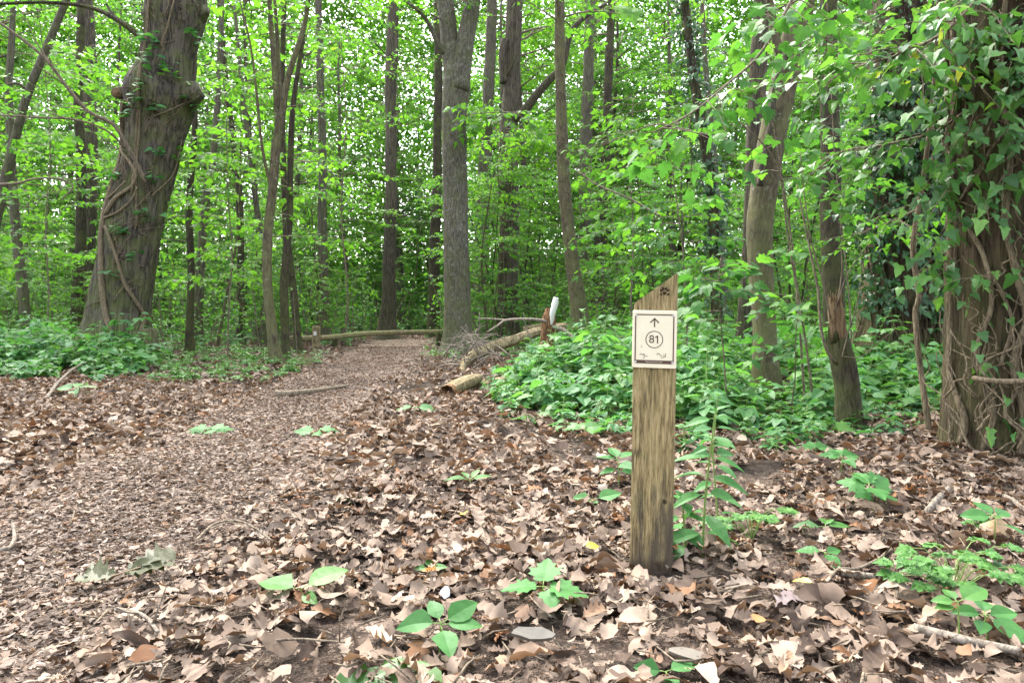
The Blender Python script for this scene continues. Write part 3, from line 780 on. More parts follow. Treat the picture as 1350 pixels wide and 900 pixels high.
# 11
t11 = named_tree('rough_barked_tree', 'rough brown trunk with long side limb, standing behind the fallen log', 'tree', [(668, 452, 36), (669, 420, 30), (671, 340, 26), (670, 250, 27), (671, 170, 24), (675, 90, 22), (677, 40, 22), (680, -10, 21), (684, -80, 19)], 20., 'brown_bark', top=13, ring=.08, seg=36, ridge=.03, fa=22, fz=1.2, lump=.06,
    extra=[([(676, 155, 19.9), (688, 150, 19.8), (705, 128, 19.6), (725, 105, 19.4), (742, 85, 19.2), (752, 45, 19.), (772, 22, 18.9), (800, 5, 18.8)], (.16, .05)), ([(665, 110, 19.9), (663, 70, 19.8), (665, 52, 19.8)], (.14, .10)), ([(668, 100, 19.8), (680, 75, 19.6), (686, 48, 19.5)], (.045, .015))],
    crown=dict(zmin=9, n=14, length=2.4, leaf=.15), seed=7)
# 12
named_tree('slim_tree', 'slim smooth olive trunk rising in a gentle curve behind the broken stump', 'tree', [(768, 452, 30), (765, 425, 25), (757, 370, 20), (749, 310, 18), (744, 250, 17), (741, 180, 15.5), (739, 100, 14), (738, 0, 13), (738, -60, 12)], 14., 'smooth_bark', top=9, seg=18, ridge=.004, fa=6, fz=1.5, lump=.04, crown=HI, seed=9)
# 15
t15 = named_tree('olive_trunk_tree', 'leaning smooth trunk with a brown vine on its edge, right of the signpost', 'tree', [(1012, 532, 40), (1010, 500, 34), (1007, 430, 30), (1002, 360, 33), (1001, 300, 35), (1008, 250, 36), (1018, 190, 35), (1030, 130, 34), (1041, 80, 33), (1052, 30, 32), (1062, -20, 31)], 7., 'smooth_bark', top=6.5, ring=.04, seg=36, ridge=.006, fa=9, fz=2.5, lump=.06,
    extra=[([(1040, 100, 7.), (1025, 60, 6.9), (1018, 20, 6.9), (1008, -40, 6.8)], (.05, .03))], crown=dict(zmin=4.4, n=8, length=1.4, leaf=.13), seed=11)
g = Geo(); B = [(1002, 245, 6.83), (1006, 210, 6.83), (1016, 165, 6.82), (1021, 120, 6.83), (1028, 90, 6.83), (1038, 60, 6.85)]
Q = resample(np.array([at(*b) for b in B]), 30); tube(g, Q, np.linspace(.035, .028, 30), 8, disp=bark_disp(.006, 6, 8, 1.1))
tag(link('woody_vine', g.mesh('woody_vine', M['brown_bark'])), 'thick brown woody vine running up the leaning olive trunk', 'vine')
# trunk just behind it
named_tree('rough_barked_tree', 'brown ridged trunk directly behind the leaning olive trunk', 'tree', [(985, 455, 32), (986, 420, 26), (990, 330, 24), (996, 200, 23), (1000, 100, 22), (1003, 0, 20)], 12.5, 'brown_bark', top=9, seg=24, ridge=.02, fa=20, fz=1.4, crown=HI, seed=13)
# 18
named_tree('dark_trunk_tree', 'dark upright trunk behind the broken forked stump', 'tree', [(1100, 455, 32), (1098, 400, 28), (1096, 300, 27), (1094, 200, 25), (1093, 100, 23), (1092, 0, 22)], 11., 'dark_bark', top=9, seg=24, ridge=.016, fa=20, fz=1.5, crown=HI, seed=15)

# mid-distance named trunks: (name, label, rows, d, bark)
MID = [
 ('twin_trunk_tree', 'dark ridged trunk seen just left of the massive oak', [(106, 440, 28), (109, 400, 24), (115, 300, 22), (118, 200, 21), (117, 100, 20), (112, 0, 19)], 20., 'brown_bark', 12.5),
 ('slender_tree', 'slender dark stem hugging the ridged trunk left of the oak', [(100, 442, 18), (103, 400, 15), (108, 260, 12), (105, 130, 11), (106, 0, 9)], 17.5, 'dark_bark', 9.),
 ('slender_tree', 'thin grey-brown stem standing in the nettles at the left edge', [(36, 440, 15), (32, 400, 13), (24, 320, 12), (17, 250, 11), (13, 180, 10), (10, 120, 9), (14, 60, 8)], 15., 'far_bark', 8.),
 ('leaning_tree', 'thin trunk leaning steeply to the right across the left edge', [(-22, 440, 14), (-12, 330, 13), (2, 255, 12), (18, 190, 11), (38, 120, 10), (62, 60, 9.5), (86, 5, 9), (100, -30, 8)], 14., 'far_bark', 8.),
 ('olive_sapling', 'pale olive sapling splitting into three leaders left of the path', [(366, 482, 18), (362, 450, 15), (355, 380, 13), (353, 320, 12.5), (359, 250, 12), (363, 190, 12), (366, 170, 9), (362, 100, 7), (357, 30, 6.5), (354, -30, 5)], 12., 'smooth_bark', 7.),
 ('dark_sapling', 'dark straight sapling pressed close beside the pale olive one', [(378, 474, 13), (376, 440, 11), (373, 380, 11.5), (377, 330, 10), (381, 280, 9), (383, 200, 8), (387, 140, 7), (398, 60, 5.5), (405, 0, 4.5)], 12.8, 'dark_bark', 7.),
 ('dark_sapling', 'dark curved sapling, second stem behind the pale olive one', [(396, 458, 12), (391, 420, 10), (384, 360, 10), (379, 310, 10), (376, 250, 9), (372, 180, 8), (373, 80, 7), (376, 0, 6)], 15., 'dark_bark', 8.5),
 ('straight_tree', 'narrow straight trunk rising behind the small tagged marker post', [(428, 444, 15), (427, 400, 13), (426, 320, 12), (424, 200, 11), (422, 100, 10), (420, 0, 9)], 20., 'far_bark', 12.),
 ('mossy_foot_tree', 'dark trunk with mossy flared foot behind the barrier rail', [(510, 440, 34), (511, 425, 24), (513, 390, 19), (515, 300, 16), (516, 200, 15), (516, 100, 16), (519, 20, 15)], 24., 'brown_bark', 15.),
 ('dark_trunk_tree', 'shadowy trunk between the mossy foot tree and the forked tree', [(572, 440, 18), (572, 400, 15), (574, 300, 14), (577, 200, 12), (578, 100, 11), (575, 0, 10)], 26., 'dark_bark', 15.),
 ('straight_tree', 'grey trunk peering between the forked tree and the rough limbed one', [(631, 440, 20), (632, 400, 18), (634, 320, 19), (640, 220, 17), (644, 120, 15), (648, 20, 14)], 27., 'far_bark', 16.),
 ('straight_tree', 'brown trunk right of the slim curved one, half hidden in leaves', [(768, 440, 22), (770, 380, 19), (771, 280, 17), (773, 180, 16), (776, 80, 14), (778, 0, 13)], 26., 'far_bark', 16.),
 ('dark_trunk_tree', 'short dark trunk showing above the bushes left of the signpost', [(784, 440, 20), (788, 380, 18), (793, 300, 16), (797, 240, 13), (800, 150, 12), (806, 0, 10)], 24., 'dark_bark', 14.),
 ('slender_tree', 'slender stem between the signpost top and the leaning olive trunk', [(955, 445, 13), (952, 380, 11), (948, 300, 9), (940, 200, 8), (930, 80, 7), (926, 0, 6)], 15., 'far_bark', 9.),
 ('forked_sapling', 'left one of two thin crossing stems right of the oak', [(249, 462, 12), (249, 420, 10), (252, 340, 9), (250, 280, 9), (253, 220, 8), (256, 150, 7), (250, 60, 6)], 14.5, 'dark_bark', 8.),
 ('forked_sapling', 'right one of two thin crossing stems right of the oak', [(259, 440, 14), (262, 380, 12), (266, 320, 11), (272, 270, 10), (281, 210, 9), (285, 150, 8), (290, 60, 7)], 19., 'far_bark', 10.),
 ('slender_tree', 'thin dark stem curving away midway between oak and olive sapling', [(318, 438, 12), (317, 380, 10), (318, 320, 9), (315, 250, 9), (308, 190, 8), (300, 120, 7), (294, 60, 6)], 20., 'dark_bark', 11.),
 ('slender_tree', 'thin stem crossing behind the three-leader olive sapling', [(345, 430, 10), (352, 360, 8), (340, 280, 8), (330, 200, 7), (320, 120, 6)], 18., 'far_bark', 9.),
 ('straight_tree', 'narrow trunk showing right of the upper olive trunk', [(1140, 442, 20), (1142, 360, 17), (1150, 260, 15), (1160, 150, 13), (1165, 50, 12)], 19., 'far_bark', 11.),
 ('leaning_tree', 'grey slim trunk glimpsed between the two ivy covered trees', [(1229, 450, 18), (1236, 400, 14), (1243, 350, 12), (1249, 300, 11), (1256, 200, 10)], 14., 'grey_bark', 9.),
]
for k, (nm, lab, rows, d, bark, top) in enumerate(MID):
    th = rows[2][2] < 14
    ex = ()
    if lab.startswith('pale olive'):
        ex = [([(364, 190, 12.), (372, 150, 11.9), (378, 110, 11.9), (390, 70, 11.8), (402, 30, 11.8), (408, -10, 11.7)], (.07, .035)), ([(366, 180, 12.), (368, 120, 12.1), (366, 60, 12.2), (362, 0, 12.2)], (.06, .03)), ([(357, 250, 12.), (345, 190, 11.9), (338, 120, 11.9), (330, 60, 11.8), (316, 0, 11.8)], (.03, .014))]
    if lab.startswith('thin trunk leaning'):
        ex = [([(38, 120, 14.), (20, 110, 13.9), (-10, 120, 13.8)], (.03, .02)), ([(62, 60, 14), (80, 70, 13.9), (100, 60, 13.8)], (.02, .01))]
    named_tree(nm, lab, 'tree', rows, d, bark, top=top, ring=.14, seg=12 if th else 20, ridge=.004 if th else .014, fa=8 if th else 18, fz=2, lump=.06, extra=ex,
               crown=dict(zmin=(2.2 if th else 4.0), n=12 if th else 16, length=1.2 if th else 2.0, leaf=.13, r0=.012 if th else .02, spacing=.2), seed=30 + k, cl_mat='maple' if k % 3 else 'hazel', tm=maple_low if d > 17 else maple_mid)

# ------------------------------------------------------------------ background trees
def sapling_variant(seed):
    r = np.random.default_rng(seed); lv, w, tr = Leaves(), Geo(), Geo()
    for s in range(r.integers(1, 4)):
        H = r.uniform(5, 9); a = r.uniform(0, 6.28); ln = r.uniform(.02, .16)
        P = [np.array([r.normal() * .12, r.normal() * .12, -.1])]
        dd = np.array([math.cos(a) * ln, math.sin(a) * ln, 1.])
        for k in range(8):
            dd = norm(dd + np.append(r.normal(size=2) * .07, 0)); P.append(P[-1] + dd * (H + .1) / 8)
        P = resample(np.array(P), 22); rb = r.uniform(.018, .042)
        tube(tr, P, np.linspace(rb, .008, 22) * (1 + .3 * np.exp(-np.arange(22) * .9)), 7, cap=False)
        up_crown(lv, w, r, P, .9, int(20 + H), 1.5, .135, r0=.010, per=7, spacing=.17, elev=(.0, .45))
    g = lv.geo(maple_low, r, Geo(), 0); g.merge(w, mat=1)
    return tr, g


def big_variant(seed):
    r = np.random.default_rng(seed); lv, w, tr = Leaves(), Geo(), Geo()
    H = r.uniform(14, 18); P = [np.array([0, 0, -.1])]; dd = np.array([r.normal() * .05, r.normal() * .05, 1.])
    for k in range(8):
        dd = norm(dd + np.append(r.normal(size=2) * .04, .03)); P.append(P[-1] + dd * H / 8)
    P = resample(np.array(P), 40); rb = r.uniform(.13, .26)
    tube(tr, P, np.linspace(rb, .04, 40) * (1 + .35 * np.exp(-np.arange(40) * .8)), 14, disp=bark_disp(.015, 18, 1.5, seed))
    for k in range(32):
        z = r.uniform(4.0, H - 1.); b = np.array([np.interp(z, P[:, 2], P[:, 0]), np.interp(z, P[:, 2], P[:, 1]), z]); a = k * 2.4 + r.normal() * .3
        L = r.uniform(1.8, 3.8) * (1.15 - .5 * z / H); d0 = np.array([math.cos(a), math.sin(a), r.uniform(.15, .7)])
        B = [b]; dv = norm(d0)
        for q in range(5):
            dv = norm(dv + np.array([0, 0, -.05]) + r.normal(size=3) * .12); B.append(B[-1] + dv * L / 5)
        B = np.array(B); tube(w, B, np.linspace(.045, .012, 6), 5, cap=False)
        for q in range(9):
            t = r.uniform(.25, 1) * 4.99; i = int(t); p = B[i] + (B[i + 1] - B[i]) * (t - i); aa = a + r.normal() * .9
            spray(lv, w, r, p, np.array([math.cos(aa), math.sin(aa), r.uniform(-.15, .5)]), r.uniform(.7, 1.3), .155, spacing=.19, r0=.009, per=6, seg=3)
    g = lv.geo(maple_low, r, Geo(), 0); g.merge(w, mat=1)
    return tr, g


def tree_mesh(v, bark, leaf):
    tr, g = v
    return tr.mesh('trunk', M[bark]), g.mesh('crown', [M[leaf], M['twig']], smooth=False)


SAP = [tree_mesh(sapling_variant(500 + k), ('far_bark', 'dark_bark', 'smooth_bark')[k % 3], ('maple', 'hazel', 'maple')[k % 3]) for k in range(9)]
BIG = [tree_mesh(big_variant(700 + k), ('far_bark', 'brown_bark', 'dark_bark')[k % 3], ('maple', 'maple', 'hazel')[k % 3]) for k in range(5)]
rb = np.random.default_rng(99)
placed = [(float(at(rows[0][0], 440, d)[0]), d) for _, _, rows, d, _, _ in MID] + [(oak_b[0], oak_b[1])]


def place_tree(meshes, x, y, label, group, name, s):
    t = thing(name, label, 'tree', (x, y, gz(x, y)), rb.uniform(0, 6.28), group)
    t.scale = (s, s, s * rb.uniform(.9, 1.1))
    link('trunk', meshes[0], t); link('crown', meshes[1], t)


def try_place(n, y0, y1, meshes, label, group, name, gap, srange, ok=None):
    c = 0; tries = 0
    while c < n and tries < n * 60:
        tries += 1
        y = math.sqrt(rb.uniform(y0 ** 2, y1 ** 2)); x = rb.uniform(-.96, .96) * y
        if y < 25 and abs(x - float(path_centre(y))) < 2.0: continue
        if -7.5 < x < -3.8 and 13 < y < 17.5: continue      # the marker post stands clear here
        if ok and not ok(x, y): continue
        if any((x - a) ** 2 + (y - b) ** 2 < gap * gap for a, b in placed): continue
        placed.append((x, y)); place_tree(meshes[int(rb.integers(len(meshes)))], x, y, label, group, name, rb.uniform(*srange)); c += 1


try_place(46, 28, 44, BIG, 'tall woodland tree in the dense green stand beyond the barrier rail', 'tall trees of the stand beyond the barrier rail', 'woodland_tree', 2.6, (.9, 1.3))
try_place(44, 13.5, 25, SAP, 'thin leafy young tree in the thicket around the end of the path', 'young trees of the thicket around the path end', 'young_tree', 1.2, (.7, 1.15), lambda x, y: not (-3.5 < x < 3.8 and y < 17.5) )
try_place(62, 25, 40, SAP, 'thin leafy young tree deep in the wood behind the barrier rail', 'young trees deep in the wood', 'young_tree', 1.1, (.7, 1.3))

try_place(86, 15.5, 27, SAP, 'low bushy sapling under the taller trees around the path end', 'low bushy saplings under the taller trees', 'bushy_sapling', .9, (.26, .5), lambda x, y: not (-4.6 < x < 3.2 and y < 18.3))

# far woodland: reads as one green mass with stems
r = np.random.default_rng(321); lv, w = Leaves(), Geo()
for k in range(230):
    y = r.uniform(58, 84); x = r.uniform(-1.05, 1.05) * y; h = r.uniform(14, 32)
    P = np.array([[x, y, -.1], [x + r.normal() * .3, y, h * .5], [x + r.normal() * .7, y, h]]); tube(w, resample(P, 8), np.linspace(r.uniform(.06, .24), .03, 8), 6, cap=False)
n = 600000
y = 57 + 27 * r.random(n) ** 1.6; x = r.uniform(-1.05, 1.05, n) * y; z = .2 + 48 * r.random(n)
z[:90000] = .1 + 6 * r.random(90000)
cl = (np.arange(n) < 90000) * .35 + vnoise(np.stack([x * .35, y * .35, z * .5], 1)) + .5 * vnoise(np.stack([x * 1.1, y * 1.1, z * 1.6], 1))
k = (cl > .46) & (z < 36 + 16 * vnoise(np.stack([x * .2, y * .2, 0 * x], 1)))
x, y, z = x[k], y[k], z[k]; n = len(x); a = r.uniform(0, 6.28, n)
g = Geo(); scatter(g, maple_low, np.stack([x, y, z], 1), np.stack([np.cos(a), np.sin(a), r.normal(size=n) * .3 - .2], 1), np.stack([r.normal(size=n) * .9, r.normal(size=n) * .9 - .5, np.ones(n)], 1), r.uniform(.32, .58, n), r=r)
g.merge(w, mat=1)
tag(link('distant_woodland', g.mesh('distant_woodland', [M['maple'], M['far_bark']], smooth=False)), 'far green wood closing the view behind all the trees', kind='stuff')

r = np.random.default_rng(322); n = 70000; y = np.sqrt(r.uniform(37. ** 2, 60. ** 2, n)); x = r.uniform(-.85, .85, n) * y
g = Geo(); scatter(g, ovate_lo, np.stack([x, y, ground_z(x, y)], 1), np.stack([r.normal(size=n) * .4, r.normal(size=n) * .4, np.ones(n)], 1), np.stack([r.normal(size=n), r.normal(size=n) - .6, r.random(n)], 1), r.uniform(.2, .55, n), r=r)
tag(link('grass', g.mesh('grass', M['herb_bright'], smooth=False)), 'bright grass in the clearing glimpsed through the trees', kind='stuff')

# brushwood: countless thin shoots and low leaves between the trunks
r = np.random.default_rng(654); lv, w = Leaves(), Geo(); c = 0
while c < 2200:
    y = math.sqrt(r.uniform(14.5 ** 2, 40 ** 2)); x = r.uniform(-.82, .82) * y
    if y < 26 and abs(x - float(path_centre(y))) < 1.35 + .3 * (y < 18): continue
    if y < 17 and -2.9 < x < 1.8: continue
    c += 1; h = r.uniform(.7, 3.2); b = np.array([x, y, gz(x, y) - .03]); ln = r.normal(size=2) * .22
    P = np.array([b, b + np.array([ln[0] * h * .4, ln[1] * h * .4, h * .5]), b + np.array([ln[0] * h, ln[1] * h, h])]) + np.vstack([np.zeros(3), r.normal(size=(2, 3)) * .08])
    tube(w, resample(P, 6), np.linspace(r.uniform(.006, .018), .003, 6), 4, cap=False)
    for q in range(int(r.integers(10, 34))):
        t = r.uniform(.2, 1); p = P[0] + (P[2] - P[0]) * t + r.normal(size=3) * np.array([.22, .22, .06])
        a = r.uniform(0, 6.28); lv.put(p, np.array([math.cos(a), math.sin(a), -.2]), np.array([0, 0, 1]) + r.normal(size=3) * .35, r.uniform(.09, .16))
g = lv.geo(maple_low, r, Geo(), 0); g.merge(w, mat=1)
tag(link('undergrowth', g.mesh('undergrowth', [M['hazel'], M['twig']], smooth=False)), 'thin leafy shoots filling the wood between the trunks', kind='stuff')

# ------------------------------------------------------------------ herb beds
def herb_plant(lv, w, r, b, h, leaf, pairs, lean=.2):
    a0 = r.uniform(0, 6.28); ln = np.append(r.normal(size=2) * lean, 0)
    P = np.array([b, b + np.array([0, 0, h * .5]) + ln * h * .35, b + np.array([0, 0, h]) + ln * h])
    Q = resample(P, 6); tube(w, Q, np.linspace(.004, .002, 6) * (1 + leaf * 3), 4, cap=False)
    for k in range(pairs):
        t = .35 + .65 * (k + .5) / pairs; f = t * 4.999; i = int(f); p = Q[i] + (Q[i + 1] - Q[i]) * (f - i)
        s = leaf * (1.15 - .45 * abs(t - .6) / .4) * r.uniform(.75, 1.2)
        for sgn in (0, PI):
            a = a0 + k * PI / 2 + sgn + r.normal() * .25; dv = np.array([math.cos(a), math.sin(a), r.uniform(-.25, .3)])
            q = p + norm(dv) * s * .45
            tube(w, np.array([p, q]), np.array([.0022, .0018]), 3, cap=False)
            lv.put(q, dv + np.array([0, 0, -.15]), np.array([0, 0, 1]) + r.normal(size=3) * .25, s)
            if r.random() < .6:
                for s2 in (-1, 1):
                    a2 = a + s2 * .95; lv.put(q - norm(dv) * s * .05, np.array([math.cos(a2), math.sin(a2), dv[2] - .2]), np.array([0, 0, 1]) + r.normal(size=3) * .25, s * .75)
    lv.put(Q[-1], np.array([math.cos(a0), math.sin(a0), .1]), np.array([0, 0, 1]) + r.normal(size=3) * .3, leaf * .6)


def bed(name, label, n, sampler, h, leaf, seed, tm, mat='herb'):
    r = np.random.default_rng(seed); lv, w, lvb = Leaves(), Geo(), Leaves()
    c = 0
    while c < n:
        q = sampler(r)
        if q is None: continue
        x, y, k = q; c += 1
        herb_plant(lvb if r.random() < .3 else lv, w, r, np.array([x, y, gz(x, y) - .01]), h * k * (r.uniform(.45, 1.1) if r.random() < .85 else r.uniform(1.1, 1.5)), leaf * 1.25 * r.uniform(.75, 1.2) * (.6 + .4 * k), int(r.integers(2, 5)))
    g = lv.geo(tm, r, Geo(), 0); g.merge(lvb.geo(maple_hi if tm is ovate_hi else tm, r, Geo()), mat=2) if lvb.p else None; g.merge(w, mat=1)
    return tag(link(name, g.mesh(name, [M[mat], M['stem'], M['herb_bright']], smooth=False)), label, kind='stuff')


def left_bed(r):
    y = r.uniform(9.0, 14.5); x = r.uniform(-12, -4.4)
    px = CX + x / y * FPX; edge = 500 + 10 * math.sin(px * .05)
    gy = HY + CAMZ * FPX / y
    if gy > edge - max(0, px - 120) * .10: return None
    if px > 215: return None
    if (x - oak_b[0]) ** 2 + (y - oak_b[1]) ** 2 < .75 ** 2: return None
    k = min(1, .35 + (y - 9) * .35) * (1 if px < 190 else .6)
    return x, y, k


def right_bed(r):
    y = 5.0 + 11 * r.random() ** 1.5; x = r.uniform(-.3, 9.5)
    px = CX + x / y * FPX; gy = HY + CAMZ * FPX / y
    edge = np.interp(px, [640, 680, 760, 840, 900, 1000, 1100, 1250, 1400], [512, 540, 556, 556, 566, 580, 560, 546, 545])
    if gy > edge or px < 630 + max(0, 500 - gy) * .9 or px > 1300: return None
    if 3.2 < x and y < 5.6: return None
    if px < 700 and y > 9.4: return None
    k = min(1, .45 + (edge - gy) / 45) * float(np.clip((px - 590) / 170, .4, 1))
    if 955 < px < 1070 and y < 8.2: k *= .42
    if (x - 2.6) ** 2 + (y - 7.0) ** 2 < .12: return None
    return x, y, k * (.7 + .6 * float(vnoise(np.array([[x * 1.3, y * 1.3, 2.2]]))[0]))


def bed_rim(r):
    px = r.uniform(640, 1240); edge = np.interp(px, [640, 680, 760, 840, 900, 1000, 1100, 1250], [512, 540, 556, 556, 566, 580, 560, 546]); gy = edge + 30 * r.random() ** 2.2 - 6
    y = CAMZ * FPX / (gy - HY); return (px - CX) / FPX * y, y, .5 + .5 * r.random()


bed('ground_cover', 'small scattered weeds thinning out along the front of the bluish herb bed', 130, bed_rim, .17, .075, 16, ovate_hi)

bed('herb_bed', 'bed of leafy green herbs around the foot of the massive oak', 700, left_bed, .62, .14, 11, ovate_hi)
bed('herb_bed', 'bluish green bed of leafy herbs behind the signpost and under the right-hand trees', 1350, right_bed, .58, .135, 12, ovate_hi)

# low sparse weeds along the verges
def verge(r):
    y = r.uniform(8.5, 17); px = r.uniform(200, 420); x = (px - CX) / FPX * y; gy = HY + CAMZ * FPX / y
    if abs(x - float(path_centre(y))) < .9 and y < 20: return None
    if gy > 505 or (px > 385 and y > 12): return None
    return x, y, .5 + .5 * r.random() ** 2


bed('ground_cover', 'low pale green weeds scattered on the verge between oak and path', 300, verge, .24, .075, 13, ovate_lo, 'herb_bright')


def verge2(r):
    y = r.uniform(13, 24); x = r.uniform(-1.8, 3.0) - (y - 14) * .02
    if float(path_mask(np.array([x]), np.array([y]))[0]) > .75 and r.random() < .85: return None
    return x, y, .4 + .5 * r.random()


bed('ground_cover', 'low bright weeds growing around the foot of the forked tree', 260, verge2, .30, .075, 14, ovate_lo, 'herb_bright')


def far_floor(r):
    y = math.sqrt(r.uniform(16 ** 2, 34 ** 2)); x = r.uniform(-.8, .8) * y
    if y < 25 and abs(x - float(path_centre(y))) < 1.3: return None
    return x, y, .5 + .6 * r.random()


bed('ground_cover', 'thin green weeds over the floor of the wood beyond the barrier', 900, far_floor, .5, .11, 15, ovate_lo, 'herb')

# ------------------------------------------------------------------ creeper on the oak, ivy trees
def on_trunk(C, R, z, ang, off):
    c = np.array([np.interp(z, C[:, 2], C[:, k]) for k in range(3)]); rr = np.interp(z, C[:, 2], R) + off
    return c + np.array([math.sin(ang) * rr, -math.cos(ang) * rr, 0])      # ang 0 faces the camera, positive to the right


def px_on_trunk(C, R, px, py, d, off):
    """pixel -> point on the camera side of the trunk (for stems hugging it)"""
    z = CAMZ + (HY - py) / FPX * d; cx = np.interp(z, C[:, 2], C[:, 0]); rr = np.interp(z, C[:, 2], R)
    x = (px - CX) / FPX * d; s = np.clip((x - cx) / (rr + off), -1, 1)
    return on_trunk(C, R, z, math.asin(s), off)


def stem_px(g, C, R, rows, d, r0, r1, off=.02, seg=8, n=30):
    P = np.array([px_on_trunk(C, R, px, py, d, off) for px, py in rows]); Q = resample(P, n)
    rr = np.linspace(r0, r1, n); rr = rr * (1 + .25 * (vnoise(np.stack([np.arange(n) * .6, np.zeros(n), np.zeros(n) + rows[0][0]], 1)) - .5))
    tube(g, Q, rr, seg)


def climber(name, label, cat, base, stems, leaves_geo, smat, lmat):
    t = thing(name, label, cat, tuple(base))
    link('stems', stems.mesh('stems', M[smat], shift=base), t)
    if leaves_geo is not None: link('leaves', leaves_geo.mesh('leaves', M[lmat], smooth=False, shift=base), t)
    return t


r = np.random.default_rng(41); g = Geo()
stem_px(g, oakC, oakR, [(162, 440), (152, 400), (146, 350), (143, 300), (148, 250), (155, 205), (163, 165), (170, 140)], 12., 0.051, 0.035, .03)
stem_px(g, oakC, oakR, [(181, 478), (184, 450), (188, 420), (183, 395), (175, 375), (168, 345), (160, 320), (150, 300)], 12., 0.037, 0.025, .03)
stem_px(g, oakC, oakR, [(150, 285), (165, 265), (185, 250), (190, 235), (182, 218), (165, 200), (152, 180)], 12., 0.034, 0.020, .04)
stem_px(g, oakC, oakR, [(148, 290), (170, 283), (185, 268), (192, 250)], 12., 0.020, 0.014, .04)
stem_px(g, oakC, oakR, [(150, 265), (165, 255), (178, 243)], 12., 0.019, 0.014, .04)
stem_px(g, oakC, oakR, [(190, 300), (190, 230), (196, 170), (199, 120), (199, 70), (206, 20), (207, -20)], 12., 0.020, 0.015, .03)
stem_px(g, oakC, oakR, [(186, 260), (190, 200), (197, 150), (202, 110), (203, 60), (209, 10), (210, -20)], 12., 0.015, 0.013, .05)
stem_px(g, oakC, oakR, [(205, 260), (225, 225), (232, 180)], 12., 0.014, 0.010, .03)
stem_px(g, oakC, oakR, [(222, 70), (230, 45), (238, 20), (243, -10)], 12., 0.017, 0.013, .03)
stem_px(g, oakC, oakR, [(190, 150), (178, 140), (165, 158), (160, 175)], 12., 0.020, 0.014, .05)
stem_px(g, oakC, oakR, [(215, 160), (232, 150), (245, 138), (258, 128)], 12., 0.012, 0.007, .06)
for k in range(46):
    z = r.uniform(.8, 6.2); a = r.uniform(-1.2, 1.2); L = r.uniform(.3, 1.1); zz = np.linspace(z, z + L * r.uniform(.3, 1), 7)
    tube(g, np.array([on_trunk(oakC, oakR, q, a + (i / 6) * r.uniform(-.7, .7), .02 + .02 * r.random()) for i, q in enumerate(zz)]), np.linspace(.010, .005, 7), 5)
lv = Leaves()
for px, py in [(205, 60), (215, 65), (222, 60), (212, 78), (255, 45), (262, 48), (205, 95), (225, 92), (238, 100), (212, 112), (205, 128), (250, 135), (255, 140), (203, 140), (225, 150), (188, 160), (195, 150), (215, 203), (220, 205), (205, 237), (212, 238), (150, 235), (160, 233), (200, 283), (208, 284), (165, 361), (175, 305), (182, 306), (190, 338)]:
    b = px_on_trunk(oakC, oakR, px, py, 12., .12)
    for q in range(5):
        a = r.uniform(0, 6.28); lv.put(b + r.normal(size=3) * .05, np.array([math.cos(a), math.sin(a) - .5, -.1]), np.array([0, -.3, 1]) + r.normal(size=3) * .25, r.uniform(.12, .2))
climber('climbing_creeper', 'brown creeper stems and leaf sprigs clinging to the massive leaning oak', 'creeper', oak_b, g, lv.geo(ovate_hi, r), 'vine_bark', 'herb')

# right-hand ivy tree, close
ivy1 = named_tree('ivy_clad_tree', 'thick rough trunk wrapped in ivy and bare stems at the right edge', 'tree', [(1322, 596, 140), (1321, 560, 132), (1320, 500, 126), (1318, 420, 122), (1317, 340, 120), (1316, 250, 118), (1316, 150, 118), (1316, 50, 118), (1316, -60, 116)], 4.3, 'ivy_bark', top=5., ring=.02, seg=96, ridge=.03, fa=34, fz=2.2, lump=.10, seed=17, flare=.2)
C1, R1, b1 = ivy1[2], ivy1[3], ivy1[1]
r = np.random.default_rng(51); g = Geo(); lv = Leaves(); lvb = Leaves()
STEMS = [([(1285, 590), (1290, 560), (1285, 500), (1275, 440), (1270, 380), (1262, 330), (1258, 250), (1262, 150), (1250, 60), (1252, -30)], .020, .014),
         ([(1330, 600), (1338, 540), (1330, 480), (1345, 420), (1335, 360), (1325, 290), (1330, 200), (1320, 100), (1326, -20)], .022, .014),
         ([(1298, 595), (1310, 540), (1300, 470), (1312, 400), (1305, 330), (1290, 260), (1282, 180), (1290, 90), (1280, -20)], .016, .011),
         ([(1275, 330), (1285, 280), (1300, 230), (1315, 190), (1340, 160)], .012, .008), ([(1345, 590), (1350, 520), (1345, 470), (1352, 400)], .02, .016), ([(1318, 480), (1330, 430), (1322, 390), (1308, 350)], .012, .01),
         ([(1255, 200), (1280, 210), (1310, 190), (1345, 200)], .008, .005), ([(1325, 290), (1300, 270), (1280, 250)], .008, .006), ([(1300, 60), (1325, 75), (1345, 65)], .008, .006)]
for rows, a, b in STEMS: stem_px(g, C1, R1, rows, 4.05, a, b, .018, 8, 60)
Q = resample(np.array([at(1283, 498, 3.94), at(1300, 501, 3.88), at(1325, 503, 3.85), (at(1370, 502, 3.8))]), 16); tube(g, Q, np.linspace(.015, .018, 16), 8)
for k in range(60):       # tangle of thin bare runners at the foot and up the bark
    low = k < 38; z = r.uniform(.05, .75) if low else r.uniform(.5, 2.4); a = r.uniform(-1.4, 1.2); off = r.uniform(.03, .16 if low else .07); L = r.uniform(.2, .7); sl = r.uniform(-.9, .9)
    P = [on_trunk(C1, R1, max(.02, z + (i / 8 - .5) * L), a + sl * (i / 8) + r.normal() * .06, off + r.normal() * .015) for i in range(9)]
    tube(g, resample(np.array(P), 18), np.linspace(r.uniform(.004, .009), .003, 18), 5)
